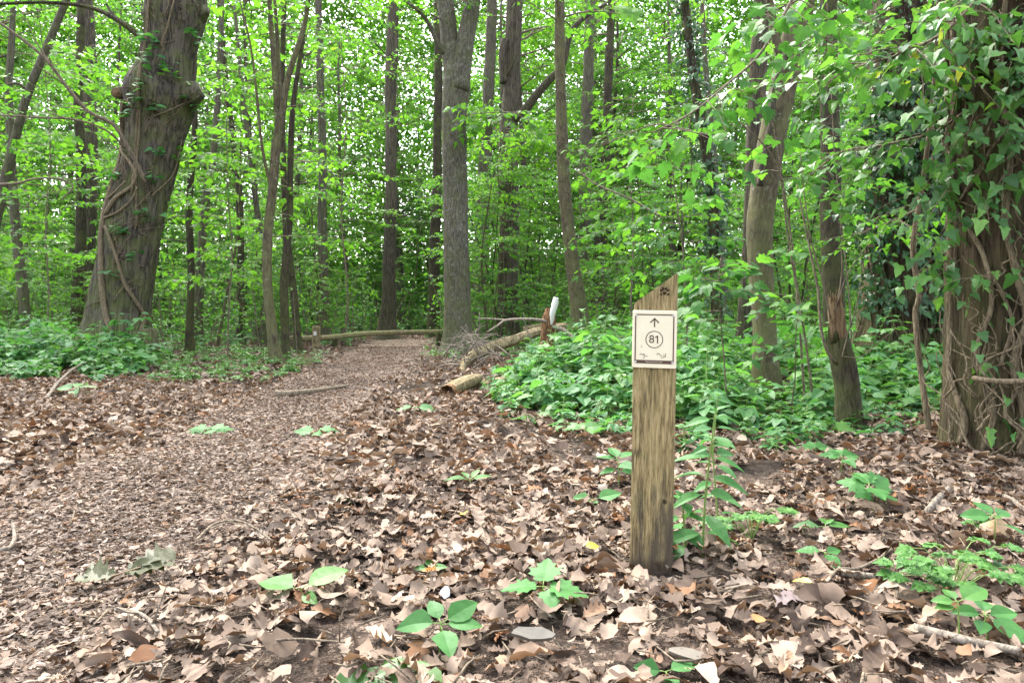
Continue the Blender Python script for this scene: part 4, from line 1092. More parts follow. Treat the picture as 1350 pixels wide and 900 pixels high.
def hang(lv, g, r, p, n, L, spread, leaf, down=.9, rad=.003):
    d0 = np.array([spread[0], spread[1], -.1]); P = [np.asarray(p, float)]; dv = norm(d0)
    for i in range(6):
        dv = norm(dv + np.array([0, 0, -down * .18]) + r.normal(size=3) * .16); P.append(P[-1] + dv * L / 6)
    P = np.array(P); tube(g, P, np.linspace(rad, rad * .5, 7), 4, cap=False)
    for k in range(n):
        t = (k + .5) / n * 5.99; i = int(t); q = P[i] + (P[i + 1] - P[i]) * (t - i); a = r.uniform(0, 6.28)
        o = norm(np.array([math.cos(a), math.sin(a) - .4, r.uniform(-.2, .4)])) * leaf * r.uniform(.4, .9)
        lv.put(q + o, norm(o + np.array([0, -.25, -.9]) * leaf), np.array([o[0] * 4, -.7, .75]) + r.normal(size=3) * .4, leaf * r.uniform(.4, 1.3))
for k in range(235):
    z = 1.05 + 2.0 * r.random() ** .75; a = r.uniform(-1.6, 1.5)
    hang(lv, g, r, on_trunk(C1, R1, z, a, .03), int(r.integers(4, 9)), r.uniform(.2, .5), (math.sin(a) * .8, -math.cos(a) * .6), .076)
for k in range(26):
    z = r.uniform(.1, 1.1); a = r.uniform(-1.3, 1.2); hang(lv, g, r, on_trunk(C1, R1, z, a, .03), int(r.integers(2, 5)), .15, (math.sin(a), -math.cos(a)), .07)
climber('ivy', 'glossy ivy with bare tangled stems on the thick trunk at the right edge', 'ivy', b1, g, lv.geo(ivy_t, r), 'vine_bark', 'ivy')

# second ivy tree behind
ivy2 = named_tree('ivy_clad_tree', 'broad brown trunk half smothered in dark ivy behind the bare liana', 'tree', [(1186, 448, 125), (1186, 420, 108), (1188, 360, 98), (1190, 280, 94), (1192, 180, 90), (1194, 80, 88), (1196, -30, 86)], 9., 'ivy_bark', top=6.5, ring=.04, seg=80, ridge=.035, fa=36, fz=1.6, lump=.08, seed=19)
C2, R2, b2 = ivy2[2], ivy2[3], ivy2[1]
r = np.random.default_rng(61); g = Geo(); lv = Leaves()
for k in range(26):
    a = r.uniform(-1.4, 1.4); zz = np.linspace(r.uniform(-.1, .5), r.uniform(2, 5), 24)
    P = np.array([on_trunk(C2, R2, z, a + .35 * math.sin(z * 1.7 + k), .02 + .01 * math.sin(z * 5)) for z in zz]); tube(g, P, np.linspace(r.uniform(.008, .02), .007, 24), 6)
for k in range(760):
    z = np.clip(r.normal(2.9, 1.2), 1.05, 5.6); a = r.uniform(-1.35, 1.5); hang(lv, g, r, on_trunk(C2, R2, z, a, .04), int(r.integers(5, 9)), r.uniform(.25, .55), (math.sin(a) * .7, -math.cos(a) * .7), .085)
climber('ivy', 'dense dark ivy smothering the broad trunk behind the bare liana', 'ivy', b2, g, lv.geo(ivy_t, r), 'ivy_bark', 'ivy_dark')

# slim ivy covered tree
t16 = named_tree('ivy_clad_tree', 'slim stem sleeved in dark ivy above the signpost', 'tree', [(948, 455, 16), (946, 400, 13), (942, 320, 12), (936, 240, 12), (924, 160, 12), (912, 80, 11), (902, 0, 11), (896, -60, 10)], 12., 'dark_bark', top=7.5, seg=14, ridge=.005, seed=21)
C3, R3, b3 = t16[2], t16[3], t16[1]
r = np.random.default_rng(71); g = Geo(); lv = Leaves()
for k in range(3):
    zz = np.linspace(0, 6.5, 30); tube(g, np.array([on_trunk(C3, R3, z, k * 2 + z * .4, .012) for z in zz]), np.linspace(.014, .008, 30), 5)
for k in range(330):
    z = r.uniform(2.0, 6.8) if r.random() < .8 else r.uniform(.8, 2.2); a = r.uniform(-PI, PI); hang(lv, g, r, on_trunk(C3, R3, z, a, .02), int(r.integers(3, 6)), r.uniform(.12, .3), (math.sin(a), -math.cos(a)), .085)
climber('ivy', 'dark ivy sleeve around the slim stem above the signpost', 'ivy', b3, g, lv.geo(ivy_t, r), 'ivy_bark', 'ivy_dark')

# bare liana
g = Geo(); Q = resample(np.array([at(1229, 585, 4.75), at(1222, 545, 4.75), at(1214, 490, 4.8), at(1209, 445, 4.8), at(1207, 410, 4.85), at(1212, 390, 4.85), at(1208, 365, 4.9), at(1204, 320, 4.9), at(1215, 250, 4.9), at(1228, 150, 4.8), at(1235, 60, 4.7), at(1238, -40, 4.6)]), 70)
Q[0, 2] = gz(Q[0, 0], Q[0, 1]) - .05
tube(g, Q, np.linspace(.022, .014, 70), 8, disp=bark_disp(.003, 5, 6, 2.))
tag(link('bare_liana', g.mesh('bare_liana', M['vine_bark'])), 'bare brown liana hanging beside the ivy trunk at the right', 'liana')

# hanging leafy branches at upper right
def leafy_branch(name, label, rows, r0, n_sp, L, leaf, seed, tm, mat, spread=.9, per=4, droop=.6, sp=.14, cat='branch'):
    r = np.random.default_rng(seed); g = Geo(); lv = Leaves()
    P = np.array([at(*q) for q in rows]); Q = resample(P, 24); tube(g, Q, np.linspace(r0, r0 * .35, 24), 6)
    for k in range(n_sp):
        i = int(4 + (k + r.random()) / n_sp * 19); i = min(i, 23); tg = norm(Q[min(i + 1, 23)] - Q[i - 1]); a = r.uniform(0, 6.28)
        d0 = tg * .6 + np.array([math.cos(a), math.sin(a), r.normal() * .2]) * spread
        spray(lv, g, r, Q[i], d0, L * r.uniform(.6, 1.3), leaf, spacing=sp, r0=r0 * .35, per=per, droop=droop, twig=L * .5, tilt=.3)
    t = thing(name, label, cat, tuple(P[0])); link('wood', g.mesh('wood', M['twig'], shift=P[0]), t); link('leaves', lv.geo(tm, r).mesh('leaves', M[mat], smooth=False, shift=P[0]), t)


leafy_branch('hanging_branch', 'leafy bough hanging over the gap left of the thick ivy trunk', [(1330, -60, 4.), (1260, 30, 3.9), (1190, 70, 3.95), (1120, 90, 4.1), (1060, 110, 4.3)], .012, 34, .5, .085, 3, ivy_t, 'ivy')
leafy_branch('hanging_branch', 'low leafy bough reaching left in front of the dark ivy trunk', [(1300, 120, 4.2), (1240, 170, 4.3), (1170, 190, 4.5), (1110, 200, 4.8), (1070, 230, 5.)], .010, 20, .5, .075, 4, ivy_t, 'ivy')
leafy_branch('hanging_branch', 'broad-leaved maple bough hanging above the signpost', [(1075, -60, 4.6), (1010, 60, 4.5), (960, 110, 4.4), (910, 150, 4.3), (860, 175, 4.2)], .012, 14, .5, .11, 5, maple_hi, 'hazel', sp=.2, per=3)
leafy_branch('hanging_branch', 'maple bough with large leaves at the top right of the signpost', [(1130, -90, 5.), (1080, -20, 4.9), (1030, 10, 4.8), (990, 20, 4.8)], .012, 12, .5, .11, 6, maple_hi, 'hazel', sp=.2, per=3)
leafy_branch('hanging_branch', 'small leafy twig entering from the top edge above the slim trunk', [(860, -60, 4.), (830, -15, 4.), (805, 8, 3.9), (785, 14, 3.9)], .006, 1, .25, .12, 7, maple_hi, 'hazel', sp=.25, per=1)
leafy_branch('hanging_branch', 'sagging leafy bough over the dark ivy, level with the torn stump', [(1290, 230, 5.6), (1240, 260, 5.7), (1190, 285, 5.9), (1130, 310, 6.2)], .010, 14, .5, .07, 10, ivy_t, 'maple')
leafy_branch('hanging_branch', 'dense small-leaved bough at the top edge beside the thick ivy trunk', [(1260, -80, 5.2), (1190, 0, 5.3), (1120, 40, 5.5), (1070, 60, 5.6)], .010, 34, .5, .075, 11, ivy_t, 'ivy')
leafy_branch('hanging_branch', 'leafy spray in front of the forked trunk', [(690, 150, 17.), (660, 148, 15.5), (630, 150, 14.8), (610, 152, 14.6)], .02, 12, .9, .17, 8, maple_mid, 'maple')
leafy_branch('hanging_branch', 'leafy spray crossing the rough limbed trunk', [(740, 175, 17.), (710, 180, 18.), (680, 180, 18.6), (655, 185, 18.8)], .02, 10, .9, .17, 9, maple_mid, 'maple')

def bare_branch(label, rows, r0, r1, seed):
    rr = np.random.default_rng(seed); Q = resample(np.array([at(*q) for q in rows]), 40); g = Geo(); tube(g, Q, np.linspace(r0, r1, 40), 7)
    for k in range(4):
        i = int(rr.integers(12, 36)); dv = norm((Q[i + 2] - Q[i]) * 4 + rr.normal(size=3) * .25); L = rr.uniform(.4, 1.2)
        tube(g, resample(np.array([Q[i], Q[i] + dv * L * .5 + rr.normal(size=3) * .04, Q[i] + dv * L]), 8), np.linspace(r1 * .7, r1 * .25, 8), 5)
    tag(link('bare_branch', g.mesh('bare_branch', M['twig'], shift=Q[0]), None, tuple(Q[0])), label, 'branch')


bare_branch('long dark bare branch sweeping down from the top left onto the oak', [(192, 240, 11.6), (175, 205, 11.4), (150, 165, 11.2), (118, 148, 11.), (92, 120, 10.8), (60, 78, 10.6), (20, 45, 10.4), (-30, 10, 10.2)], .035, .018, 1)
bare_branch('thin bare branch reaching level from the left edge to the oak', [(165, 195, 11.6), (140, 172, 11.3), (100, 158, 11.1), (50, 155, 10.9), (-30, 150, 10.8)], .018, .012, 2)
bare_branch('bare brown branch with hooked tip at the left edge', [(-30, 244, 12.), (20, 242, 12.), (45, 236, 12.), (72, 235, 12.), (90, 240, 12.), (96, 248, 12.), (82, 262, 12.)], .028, .012, 3)
bare_branch('thin dark bare branch crossing level at left of the slim ivy stem', [(960, 185, 9.), (900, 170, 9.2), (860, 165, 9.4), (800, 190, 9.6)], .012, .006, 4)
bare_branch('thin twig sloping through the leaves above the white snag', [(870, 285, 10.), (830, 262, 10.2), (790, 245, 10.4), (760, 225, 10.6)], .018, .008, 5)

# thin whippy saplings near, right of the post
def whip(label, rows, r0, seed, n_leaf, leaf, tm=maple_hi, mat='maple', L=.35, name='whip_sapling', zmin_i=6):
    r = np.random.default_rng(seed); g = Geo(); lv = Leaves(); P = np.array([at(*q) for q in rows]); P[0, 2] = gz(P[0, 0], P[0, 1]) - .04
    Q = resample(P, 40); tube(g, Q, np.linspace(r0, r0 * .35, 40), 6)
    for k in range(n_leaf):
        i = int(r.uniform(zmin_i, 39)); a = r.uniform(0, 6.28); spray(lv, g, r, Q[i], np.array([math.cos(a), math.sin(a), .25]), L * r.uniform(.6, 1.3), leaf, spacing=.12, r0=r0 * .3, per=3, twig=L * .45)
    b = P[0]; t = thing(name, label, 'sapling', tuple(b)); link('stem', g.mesh('stem', M['twig'], shift=b), t)
    if n_leaf: link('leaves', lv.geo(tm, r).mesh('leaves', M[mat], smooth=False, shift=b), t)


whip('whip thin dark sapling bending left across the leaning olive trunk', [(1062, 545, 6.), (1055, 440, 6.), (1045, 330, 6.), (1032, 240, 5.9), (1015, 150, 5.8), (985, 95, 5.7), (935, 50, 5.6), (928, 0, 5.5), (926, -40, 5.5)], .012, 21, 10, .10, mat='hazel')
whip('thin dark sapling arching left from beside the forked stump', [(1075, 555, 5.6), (1062, 450, 5.6), (1040, 320, 5.5), (1025, 220, 5.4), (985, 170, 5.3), (945, 145, 5.2), (905, 140, 5.1)], .011, 22, 9, .10, mat='hazel')
whip('low leafy maple seedling shrub right behind the signpost', [(960, 540, 5.4), (955, 480, 5.4), (950, 420, 5.3), (948, 370, 5.2), (950, 340, 5.2)], .008, 23, 10, .125, mat='hazel', L=.4, zmin_i=24)
whip('small broad-leaved sapling between the leaning trunk and the forked stump', [(1040, 560, 5.8), (1048, 500, 5.7), (1050, 430, 5.6), (1060, 390, 5.6)], .007, 24, 8, .11, mat='hazel', L=.35, zmin_i=16)
whip('leafy maple sapling in front of the slender stems near the signpost', [(905, 500, 9.), (905, 420, 9.), (900, 330, 9.), (890, 250, 8.9), (880, 180, 8.8)], .014, 25, 24, .12, mat='hazel', L=.8, zmin_i=14)
whip('spreading maple sapling behind the herb bed right of the broken stump', [(835, 470, 12.5), (832, 400, 12.5), (835, 310, 12.5), (830, 220, 12.4), (835, 130, 12.4)], .02, 26, 26, .15, tm=maple_mid, L=1.1, zmin_i=10)
whip('leafy sapling between the olive trunk and the broad ivy trunk', [(1125, 470, 8.), (1120, 400, 8.), (1110, 300, 7.9), (1100, 200, 7.8), (1095, 100, 7.8), (1090, 0, 7.7)], .012, 27, 24, .13, L=.7, zmin_i=14, tm=maple_mid, mat='hazel')
whip('thin sapling with level leaf tiers left of the pale olive sapling', [(300, 470, 13.), (302, 400, 13.), (306, 330, 13.), (300, 250, 12.9), (298, 150, 12.9), (290, 60, 12.8)], .016, 28, 34, .14, L=1.1, tm=maple_mid, zmin_i=10)
whip('thin sapling with level leaf tiers over the left herb bed', [(60, 450, 13.), (64, 380, 13.), (60, 300, 13.), (66, 200, 12.9), (60, 100, 12.8), (50, 10, 12.7)], .016, 29, 34, .14, L=1.1, tm=maple_mid, zmin_i=9)
whip('leafy sapling behind the small tagged marker post', [(455, 445, 18.), (458, 380, 18.), (450, 280, 18.), (456, 160, 17.8), (450, 60, 17.8), (450, -20, 17.6)], .022, 30, 34, .15, L=1.5, tm=maple_low, zmin_i=9)

# ------------------------------------------------------------------ broken forked stump at right
r = np.random.default_rng(81)
rows = [(1120, 568, 44), (1119, 545, 34), (1117, 510, 31), (1112, 480, 31), (1107, 460, 30), (1104, 440, 28)]
P, R = trunk_from_px(rows, 5.1, None); b = np.array([P[0, 0], P[0, 1], gz(P[0, 0], P[0, 1])])
st = thing('broken_sapling_stump', 'dark crooked stump with pale torn wood above, right of the leaning trunk', 'stump', tuple(b))
Q = resample(np.column_stack([P, R]), 40); g = Geo(); tube(g, Q[:, :3], Q[:, 3], 24, cap=False, disp=bark_disp(.008, 16, 4, 3.3, .08)); g.V[0][-24:, 2] += r.uniform(-.16, .10, 24); g.V[0][-48:-24, 2] += r.uniform(-.05, .0, 24); link('trunk', g.mesh('trunk', M['dark_bark'], shift=b), st)
P = np.array([at(1108, 466, 5.1), at(1104, 430, 5.1), at(1101, 405, 5.1), at(1099, 392, 5.1)]); Q = resample(np.column_stack([P, np.array([.070, .062, .054, .034])]), 36); g = Geo(); tube(g, Q[:, :3], Q[:, 3], 18, disp=bark_disp(.02, 14, 3, 5.3, .1)); 
for k in range(16):
    a = r.uniform(0, 6.28); p0 = Q[30, :3] + np.array([math.cos(a) * .035, math.sin(a) * .035, 0]); tube(g, np.array([p0, p0 + np.array([math.cos(a) * .01, 0, .05]), p0 + np.array([r.normal() * .015 + math.cos(a) * .015, r.normal() * .01, r.uniform(.04, .15)])]), np.array([.014, .008, .001]), 5)
link('torn_wood', g.mesh('torn_wood', M['split_wood'], shift=b), st)
g = Geo()
for rw, r0 in (([(1103, 480, 5.05), (1090, 462, 5.), (1082, 430, 5.), (1078, 380, 5.), (1068, 330, 5.), (1060, 290, 5.), (1050, 240, 5.)], .012), ([(1110, 470, 5.0), (1118, 440, 5.), (1130, 400, 4.95), (1136, 350, 4.95), (1130, 300, 4.9)], .006), ([(1095, 420, 5.), (1085, 370, 5.), (1070, 320, 4.95), (1062, 270, 4.9), (1055, 200, 4.9)], .008), ([(1112, 470, 5.), (1135, 470, 4.95), (1160, 450, 4.9), (1185, 430, 4.9)], .004), ([(1105, 400, 5.), (1110, 350, 5.), (1108, 300, 5.), (1115, 240, 5.)], .005), ([(1100, 410, 5.0), (1118, 360, 4.95), (1145, 320, 4.9), (1160, 280, 4.9)], .005)):
    Q = resample(np.array([at(*q) for q in rw]), 22); tube(g, Q, np.linspace(r0, r0 * .4, 22), 6)
link('shoots', g.mesh('shoots', M['twig'], shift=b), st)

# ------------------------------------------------------------------ rotten stump with white splinter, fallen logs, barrier
P = np.array([at(717, 496, 10.), at(719, 470, 10.), at(722, 440, 10.), at(724, 420, 10.), at(725, 406, 10.)]); b = np.array([P[0, 0], P[0, 1], gz(P[0, 0], P[0, 1])]); P[0, 2] = b[2] - .1
st = thing('rotten_stump', 'rotten brown snag with a white peeled tip amid the herbs', 'stump', tuple(b))
Q = resample(np.column_stack([P, np.array([.13, .10, .092, .09, .05])]), 44); g = Geo(); tube(g, Q[:, :3], Q[:, 3], 30, disp=bark_disp(.035, 20, 3, 7.7, .15))
for k in range(9):
    a = r.uniform(0, 6.28); p0 = Q[36, :3] + np.array([math.cos(a) * .06, math.sin(a) * .06, -.05]); tube(g, np.array([p0, p0 + np.array([r.normal() * .01, r.normal() * .01, r.uniform(.06, .16)])]), np.array([.02, .002]), 5)
link('trunk', g.mesh('trunk', M['rot_wood'], shift=b), st)
white = plain('white_bare_wood', (.60, .58, .53), .6, .3, .12, 20.)
g = Geo(); Q = resample(np.column_stack([np.array([at(727, 428, 9.93), at(728, 415, 9.92), at(731, 402, 9.92), at(733, 392, 9.92)]), np.array([.02, .042, .052, .036])]), 16); tube(g, Q[:, :3], Q[:, 3], 12, disp=bark_disp(.02, 9, 9, 1., .3))
link('peeled_tip', g.mesh('peeled_tip', white, shift=b), st)
g = Geo()
for rw, r0 in (([(722, 424, 9.95), (700, 421, 9.9), (668, 422, 9.8), (655, 430, 9.7), (642, 438, 9.7)], .028), ([(668, 422, 9.8), (645, 420, 9.8), (630, 420, 9.8)], .016), ([(728, 430, 9.95), (745, 436, 9.85), (762, 448, 9.7), (790, 452, 9.6)], .032), ([(762, 447, 9.7), (800, 446, 9.6), (830, 444, 9.5)], .014), ([(715, 470, 9.85), (705, 455, 9.8), (695, 435, 9.8), (690, 412, 9.8)], .012)):
    Q = resample(np.array([at(*q) for q in rw]), 20); tube(g, Q, np.linspace(r0, r0 * .5, 20), 7, disp=bark_disp(.003, 5, 5, 1.3, .1))
link('dead_limbs', g.mesh('dead_limbs', M['grey_stick'], shift=b), st)


def lying_log(name, label, rows, radii, mat, seg=28, hollow=False, ridge=.018, lump=.14):
    P = np.array([at(*q) for q in rows]); b = np.array([P[0, 0], P[0, 1], gz(P[0, 0], P[0, 1])])
    t = thing(name, label, 'log', tuple(b)); Q = resample(np.column_stack([P, radii]), 60); g = Geo()
    tube(g, Q[:, :3], Q[:, 3], seg, cap=not hollow, disp=bark_disp(ridge, 9, 3, P[0, 0] * 3, lump))
    link('bark', g.mesh('bark', M[mat], shift=b), t)
    if hollow:
        g = Geo(); T = norm(Q[0, :3] - Q[3, :3]); tube(g, np.array([Q[0, :3] + T * .012, Q[0, :3] - T * .02, Q[0, :3] - T * .12, Q[0, :3] - T * .3]), np.array([Q[0, 3] * .98, Q[0, 3] * .72, Q[0, 3] * .62, .01]), seg, cap=False, disp=bark_disp(.03, 9, 3, 4.4, .25))
        tube(g, np.array([Q[0, :3] + T * .012, Q[0, :3] - T * .1]), np.array([Q[0, 3] * .99, Q[0, 3] * 1.0]), seg, cap=False)
        link('rotten_core', g.mesh('rotten_core', M['rot_wood'], shift=b), t)
    return t


lying_log('fallen_log', 'long curved fallen log with bare tan wood beside the path', [(610, 494, 9.9), (612, 480, 10.6), (622, 470, 11.), (645, 459, 11.3), (680, 447, 11.6), (712, 437, 11.8), (745, 430, 12.)], np.array([.04, .07, .085, .085, .085, .08, .07]), 'dead_wood', ridge=.03, lump=.22)
lying_log('hollow_log', 'short mossy log with a hollow rotten end lying by the path', [(590, 517, 7.1), (606, 509, 7.5), (622, 502, 7.9), (632, 498, 8.2)], np.array([.075, .088, .085, .055]), 'dead_wood', hollow=True, ridge=.03, lump=.28)
lying_log('fallen_log', 'small pale chunk of rotten log half under the herbs', [(638, 511, 7.9), (655, 508, 7.9), (672, 505, 8.0)], np.array([.06, .085, .07]), 'dead_wood')
lying_log('fallen_log', 'thin fallen log behind the rotten snag', [(690, 437, 17.), (720, 432, 17.), (760, 431, 17.5)], np.array([.12, .12, .10]), 'dead_wood')
# brush heap of dead twigs by the log
r = np.random.default_rng(91); g = Geo()
for k in range(70):
    c = np.array([(r.uniform(596, 650) - CX) / FPX * 11.5, r.uniform(10, 13.5), r.uniform(.05, .55)]); dv = norm(np.array([r.normal(), r.normal() * .6, r.normal() * .55 + .25])); L = r.uniform(.25, .9)
    P = np.array([c - dv * L / 2, c + r.normal(size=3) * .05, c + dv * L / 2]); P[:, 2] = np.maximum(P[:, 2], .02); tube(g, resample(P, 8), np.linspace(r.uniform(.006, .018), .003, 8), 5)
tag(link('brush_heap', g.mesh('brush_heap', M['grey_stick'])), 'heap of dead grey twigs around the fallen log and forked tree', 'brushwood')

for lab, rw in (('forked grey limb propped over the hollow log', [(603, 512, 8.4), (620, 511, 8.6), (640, 515, 8.7), (652, 522, 8.6)]), ('grey limb lying level just behind the hollow log', [(600, 505, 8.8), (628, 507, 8.9), (650, 512, 9.)])):
    Q = resample(np.array([at(*q) for q in rw]), 16); g = Geo(); tube(g, Q, np.linspace(.035, .02, 16), 8, disp=bark_disp(.004, 5, 5, 1.3, .1))
    tag(link('fallen_stick', g.mesh('fallen_stick', M['grey_stick'], shift=Q[0]), None, tuple(Q[0])), lab, 'stick')

# barrier rail and small marker post
P0, P1 = at(382, 446, 16.9), at(584, 437, 18.2)
br = thing('barrier_rail', 'mossy log rail laid low across the end of the path', 'barrier', (P0[0], P0[1], 0))
g = Geo(); Q = resample(np.array([P0, at(430, 445, 16.9), at(480, 440, 17.3), at(530, 438, 17.8), P1]), 50); tube(g, Q, np.linspace(.074, .055, 50), 18, disp=bark_disp(.008, 8, 3, 2., .12))
link('rail', g.mesh('rail', bark_mat('mossy_rail', (.09, .065, .04), (.30, .235, .15), 14., .4, moss=(.12, .14, .04), moss_amt=.5, bump=.5), shift=np.array([P0[0], P0[1], 0])), br)
for px, d in ((441, 17.15), (578, 18.4)):
    p = at(px, 440, d); g = Geo(); tube(g, np.array([[p[0], p[1], -.2], [p[0], p[1], .15], [p[0], p[1], np.interp(p[0], Q[:, 0], Q[:, 2]) - .05]]), np.array([.075, .075, .07]), 12, disp=bark_disp(.006, 7, 3, px, .1))
    link('support_stake', g.mesh('support_stake', M['dark_bark'], shift=np.array([P0[0], P0[1], 0])), br)
p = at(417, 440, 16.4); x, y = p[0], p[1]; z = gz(x, y); mp_ = thing('marker_post', 'small round wooden marker post with a white tag beside the rail', 'post', (x, y, z))
g = Geo(); tube(g, np.array([[0, 0, -.2], [0, 0, .1], [0, 0, .3], [0, 0, .50], [0, 0, .585], [0, 0, .60]]), np.array([.1, .1, .098, .097, .095, .08]), 20, disp=bark_disp(.004, 8, 2, 3.)); link('shaft', g.mesh('shaft', M['dead_wood']), mp_)
g = Geo(); V = [(-.035, -.106, .38), (.035, -.106, .38), (.035, -.106, .47), (-.035, -.106, .47)]; V += [(a_, -.095, c_) for a_, b_, c_ in V]
g.add(V, [0, 1, 2, 3, 1, 0, 4, 5, 2, 1, 5, 6, 3, 2, 6, 7, 0, 3, 7, 4], [4] * 5); link('white_tag', g.mesh('white_tag', white, smooth=False), mp_)

# ------------------------------------------------------------------ sticks on the ground
def gpt(px, py, lift=0.):
    d = CAMZ * FPX / (py - HY); p = at(px, py, d); p[2] = gz(p[0], p[1]) + lift; return p


def stick(label, pts, r0, r1, mat='grey_stick', twigs=0, seed=0, lift=.03):
    rr = np.random.default_rng(seed + 900); P = np.array([gpt(px, py, lift + h) for px, py, h in [(q + (0,))[:3] for q in pts]]); Q = resample(P, 26)
    g = Geo(); tube(g, Q, np.linspace(r0, r1, 26), 8, disp=bark_disp(r0 * .25, 5, 9, seed, .15))
    for k in range(twigs):
        i = int(rr.integers(6, 24)); dv = norm(Q[i] - Q[i - 2] + rr.normal(size=3) * .03 + np.array([0, 0, .02])); L = rr.uniform(.08, .22)
        tube(g, np.array([Q[i], Q[i] + dv * L * .5 + rr.normal(size=3) * .01, Q[i] + dv * L]), np.array([r1 * .7, r1 * .5, r1 * .3]), 5)
    tag(link('fallen_stick', g.mesh('fallen_stick', M[mat], shift=Q[0]), None, tuple(Q[0])), label, 'stick')


stick('long curved brown stick lying across the middle of the path', [(362, 524), (385, 523), (410, 520), (435, 516), (458, 512)], .045, .02, 'twig', 2, 1)
stick('grey forked stick among leaves at the bottom left', [(152, 828), (180, 833), (195, 842), (208, 862)], .006, .005, twigs=2, seed=2, lift=.05)
stick('bent grey stick at the left edge of the photo', [(0, 738), (12, 735), (19, 722), (17, 703)], .008, .006, seed=3, lift=.045)
stick('dark straight twig near the oak leaf sprig', [(360, 874), (395, 872), (425, 874), (455, 877)], .004, .003, 'twig', 1, 4, .05)
stick('thick mottled branch at the bottom right corner', [(1205, 866), (1250, 875), (1290, 883), (1345, 894)], .014, .011, twigs=0, seed=5, lift=.05)
stick('thin forked twig between the leaves in front of the right ferny plant', [(1085, 805), (1105, 780), (1130, 770), (1155, 757), (1175, 742)], .006, .004, 'twig', 3, 6, .05)
stick('short stout broken stick beside the ferny plant on the right', [(1222, 692), (1237, 680), (1250, 662)], .014, .012, seed=7, lift=.05)
stick('slanting broken stick at the right edge', [(1325, 668), (1338, 682), (1352, 697)], .012, .010, seed=8, lift=.05)
stick('long dark twig lying below the dark crooked stump', [(1050, 548), (1085, 560), (1125, 575), (1180, 582)], .018, .010, twigs=2, seed=9)
stick('long thin twig in the leaves below the herb bed', [(705, 538), (740, 547), (775, 562)], .012, .006, 'twig', 2, 10)
stick('thin twig on the leaves left of the signpost foot', [(690, 690), (676, 670), (672, 650)], .006, .004, seed=11, lift=.05)
stick('thin dead twig arching over leaves before the oak herb bed', [(60, 528), (80, 512, .10), (105, 497, .15), (140, 490, .12)], .02, .008, seed=12, twigs=3)
stick('straight thin twig on leaves below the oak', [(118, 519), (150, 520), (185, 517)], .014, .008, 'twig', 1, 13)
stick('curving dark twig across leaves in the middle left', [(258, 730), (285, 708), (320, 706), (360, 728)], .005, .003, 'twig', 2, 14, .05)
stick('short thick weathered stick lying below the forked twig', [(1110, 784), (1130, 784), (1150, 782)], .012, .011, 'grey_stick', 0, 15, .05)

# ------------------------------------------------------------------ seedlings and sprigs among the leaves
def seedling(name, label, px, py, specs, stem_h, tm, mat, cat='plant', d=None, seed=0, stem_mat='stem', group=None):
    """specs: (azimuth deg [0 = right, 90 = away], length m, lift 0..1, height fraction)"""
    rr = np.random.default_rng(seed + 1200); b = gpt(px, py); t = thing(name, label, cat, tuple(b), group=group); g = Geo(); lv = Leaves()
    top = np.array([rr.normal() * .006, rr.normal() * .006, stem_h]); ST = resample(np.array([[0, 0, -.02], [.004, 0, stem_h * .5], top]), 8); tube(g, ST, np.linspace(.0028, .0018, 8), 6)
    for az, L, up_, hf in specs:
        a = math.radians(az); p = np.array([top[0] * hf, top[1] * hf, .02 + (stem_h - .02) * hf]); dv = np.array([math.cos(a), math.sin(a), up_]); q = p + norm(dv) * min(.03, L * .22)
        tube(g, np.array([p, q]), np.array([.0014, .0012]), 5); lv.put(q, dv, np.array([-.15 * math.cos(a), -.15 * math.sin(a) - .35, 1]) + rr.normal(size=3) * .2, L)
    link('stem', g.mesh('stem', M[stem_mat]), t); link('leaves', lv.geo(tm, rr).mesh('leaves', M[mat], smooth=False), t)


seedling('seedling', 'four-leaved dark green seedling just below the white scrap', 578, 868, [(174, .098, .02, 1), (32, .092, .35, 1), (4, .085, .05, .95), (118, .07, .5, 1), (-70, .088, -.25, .9)], .075, ovate_hi, 'seedling', seed=1)
seedling('seedling', 'young maple seedling with three jagged leaves left of the signpost', 714, 806, [(180, .105, .0, 1), (80, .10, .5, 1), (-10, .11, -.05, 1), (-70, .08, -.2, .9)], .07, maple_hi, 'seedling', seed=2)
seedling('seedling', 'bright two-leaved seedling at the lower left among dry leaves', 400, 806, [(165, .115, .10, 1), (28, .115, .45, 1), (-40, .06, -.1, .8)], .06, ovate_hi, 'herb_bright', seed=3)
seedling('seedling', 'small seedling with round leaves in front of the nettle stalk', 1086, 748, [(160, .075, .1, 1), (-80, .07, -.2, 1), (20, .06, .1, .9)], .06, ovate_hi, 'seedling', seed=4)
seedling('seedling', 'pale seedling with oval leaves at the lower right corner', 1262, 866, [(20, .09, .3, 1), (170, .05, .1, 1), (185, .05, .0, .9), (90, .05, .3, 1)], .12, ovate_hi, 'herb_bright', seed=5)
seedling('seedling', 'glossy five-leaved seedling beside the mottled branch', 1300, 862, [(0, .07, .1, 1), (170, .06, .2, 1), (-60, .09, -.2, 1), (60, .06, .4, 1), (-130, .06, 0, .8)], .08, ovate_hi, 'seedling', seed=6)
seedling('seedling', 'leafy bramble shoot close to the left of the signpost', 815, 650, [(150, .10, .2, 1), (40, .11, .3, 1), (-60, .09, .0, .9), (100, .10, .5, 1), (200, .08, .0, .7), (0, .08, .1, .6)], .16, ovate_hi, 'seedling', seed=7)
seedling('seedling', 'low two-leaved shoot under the bramble shoot by the signpost', 785, 672, [(170, .08, .1, 1), (15, .11, .2, 1), (-100, .06, 0, .9)], .05, ovate_hi, 'seedling', seed=8)
seedling('seedling', 'trefoil bramble seedling midway along the right side', 1150, 678, [(150, .11, .2, 1), (30, .12, .2, 1), (90, .11, .5, 1), (-90, .10, -.1, 1), (210, .08, 0, .8), (-30, .09, .0, .7)], .11, maple_hi, 'seedling', seed=9)
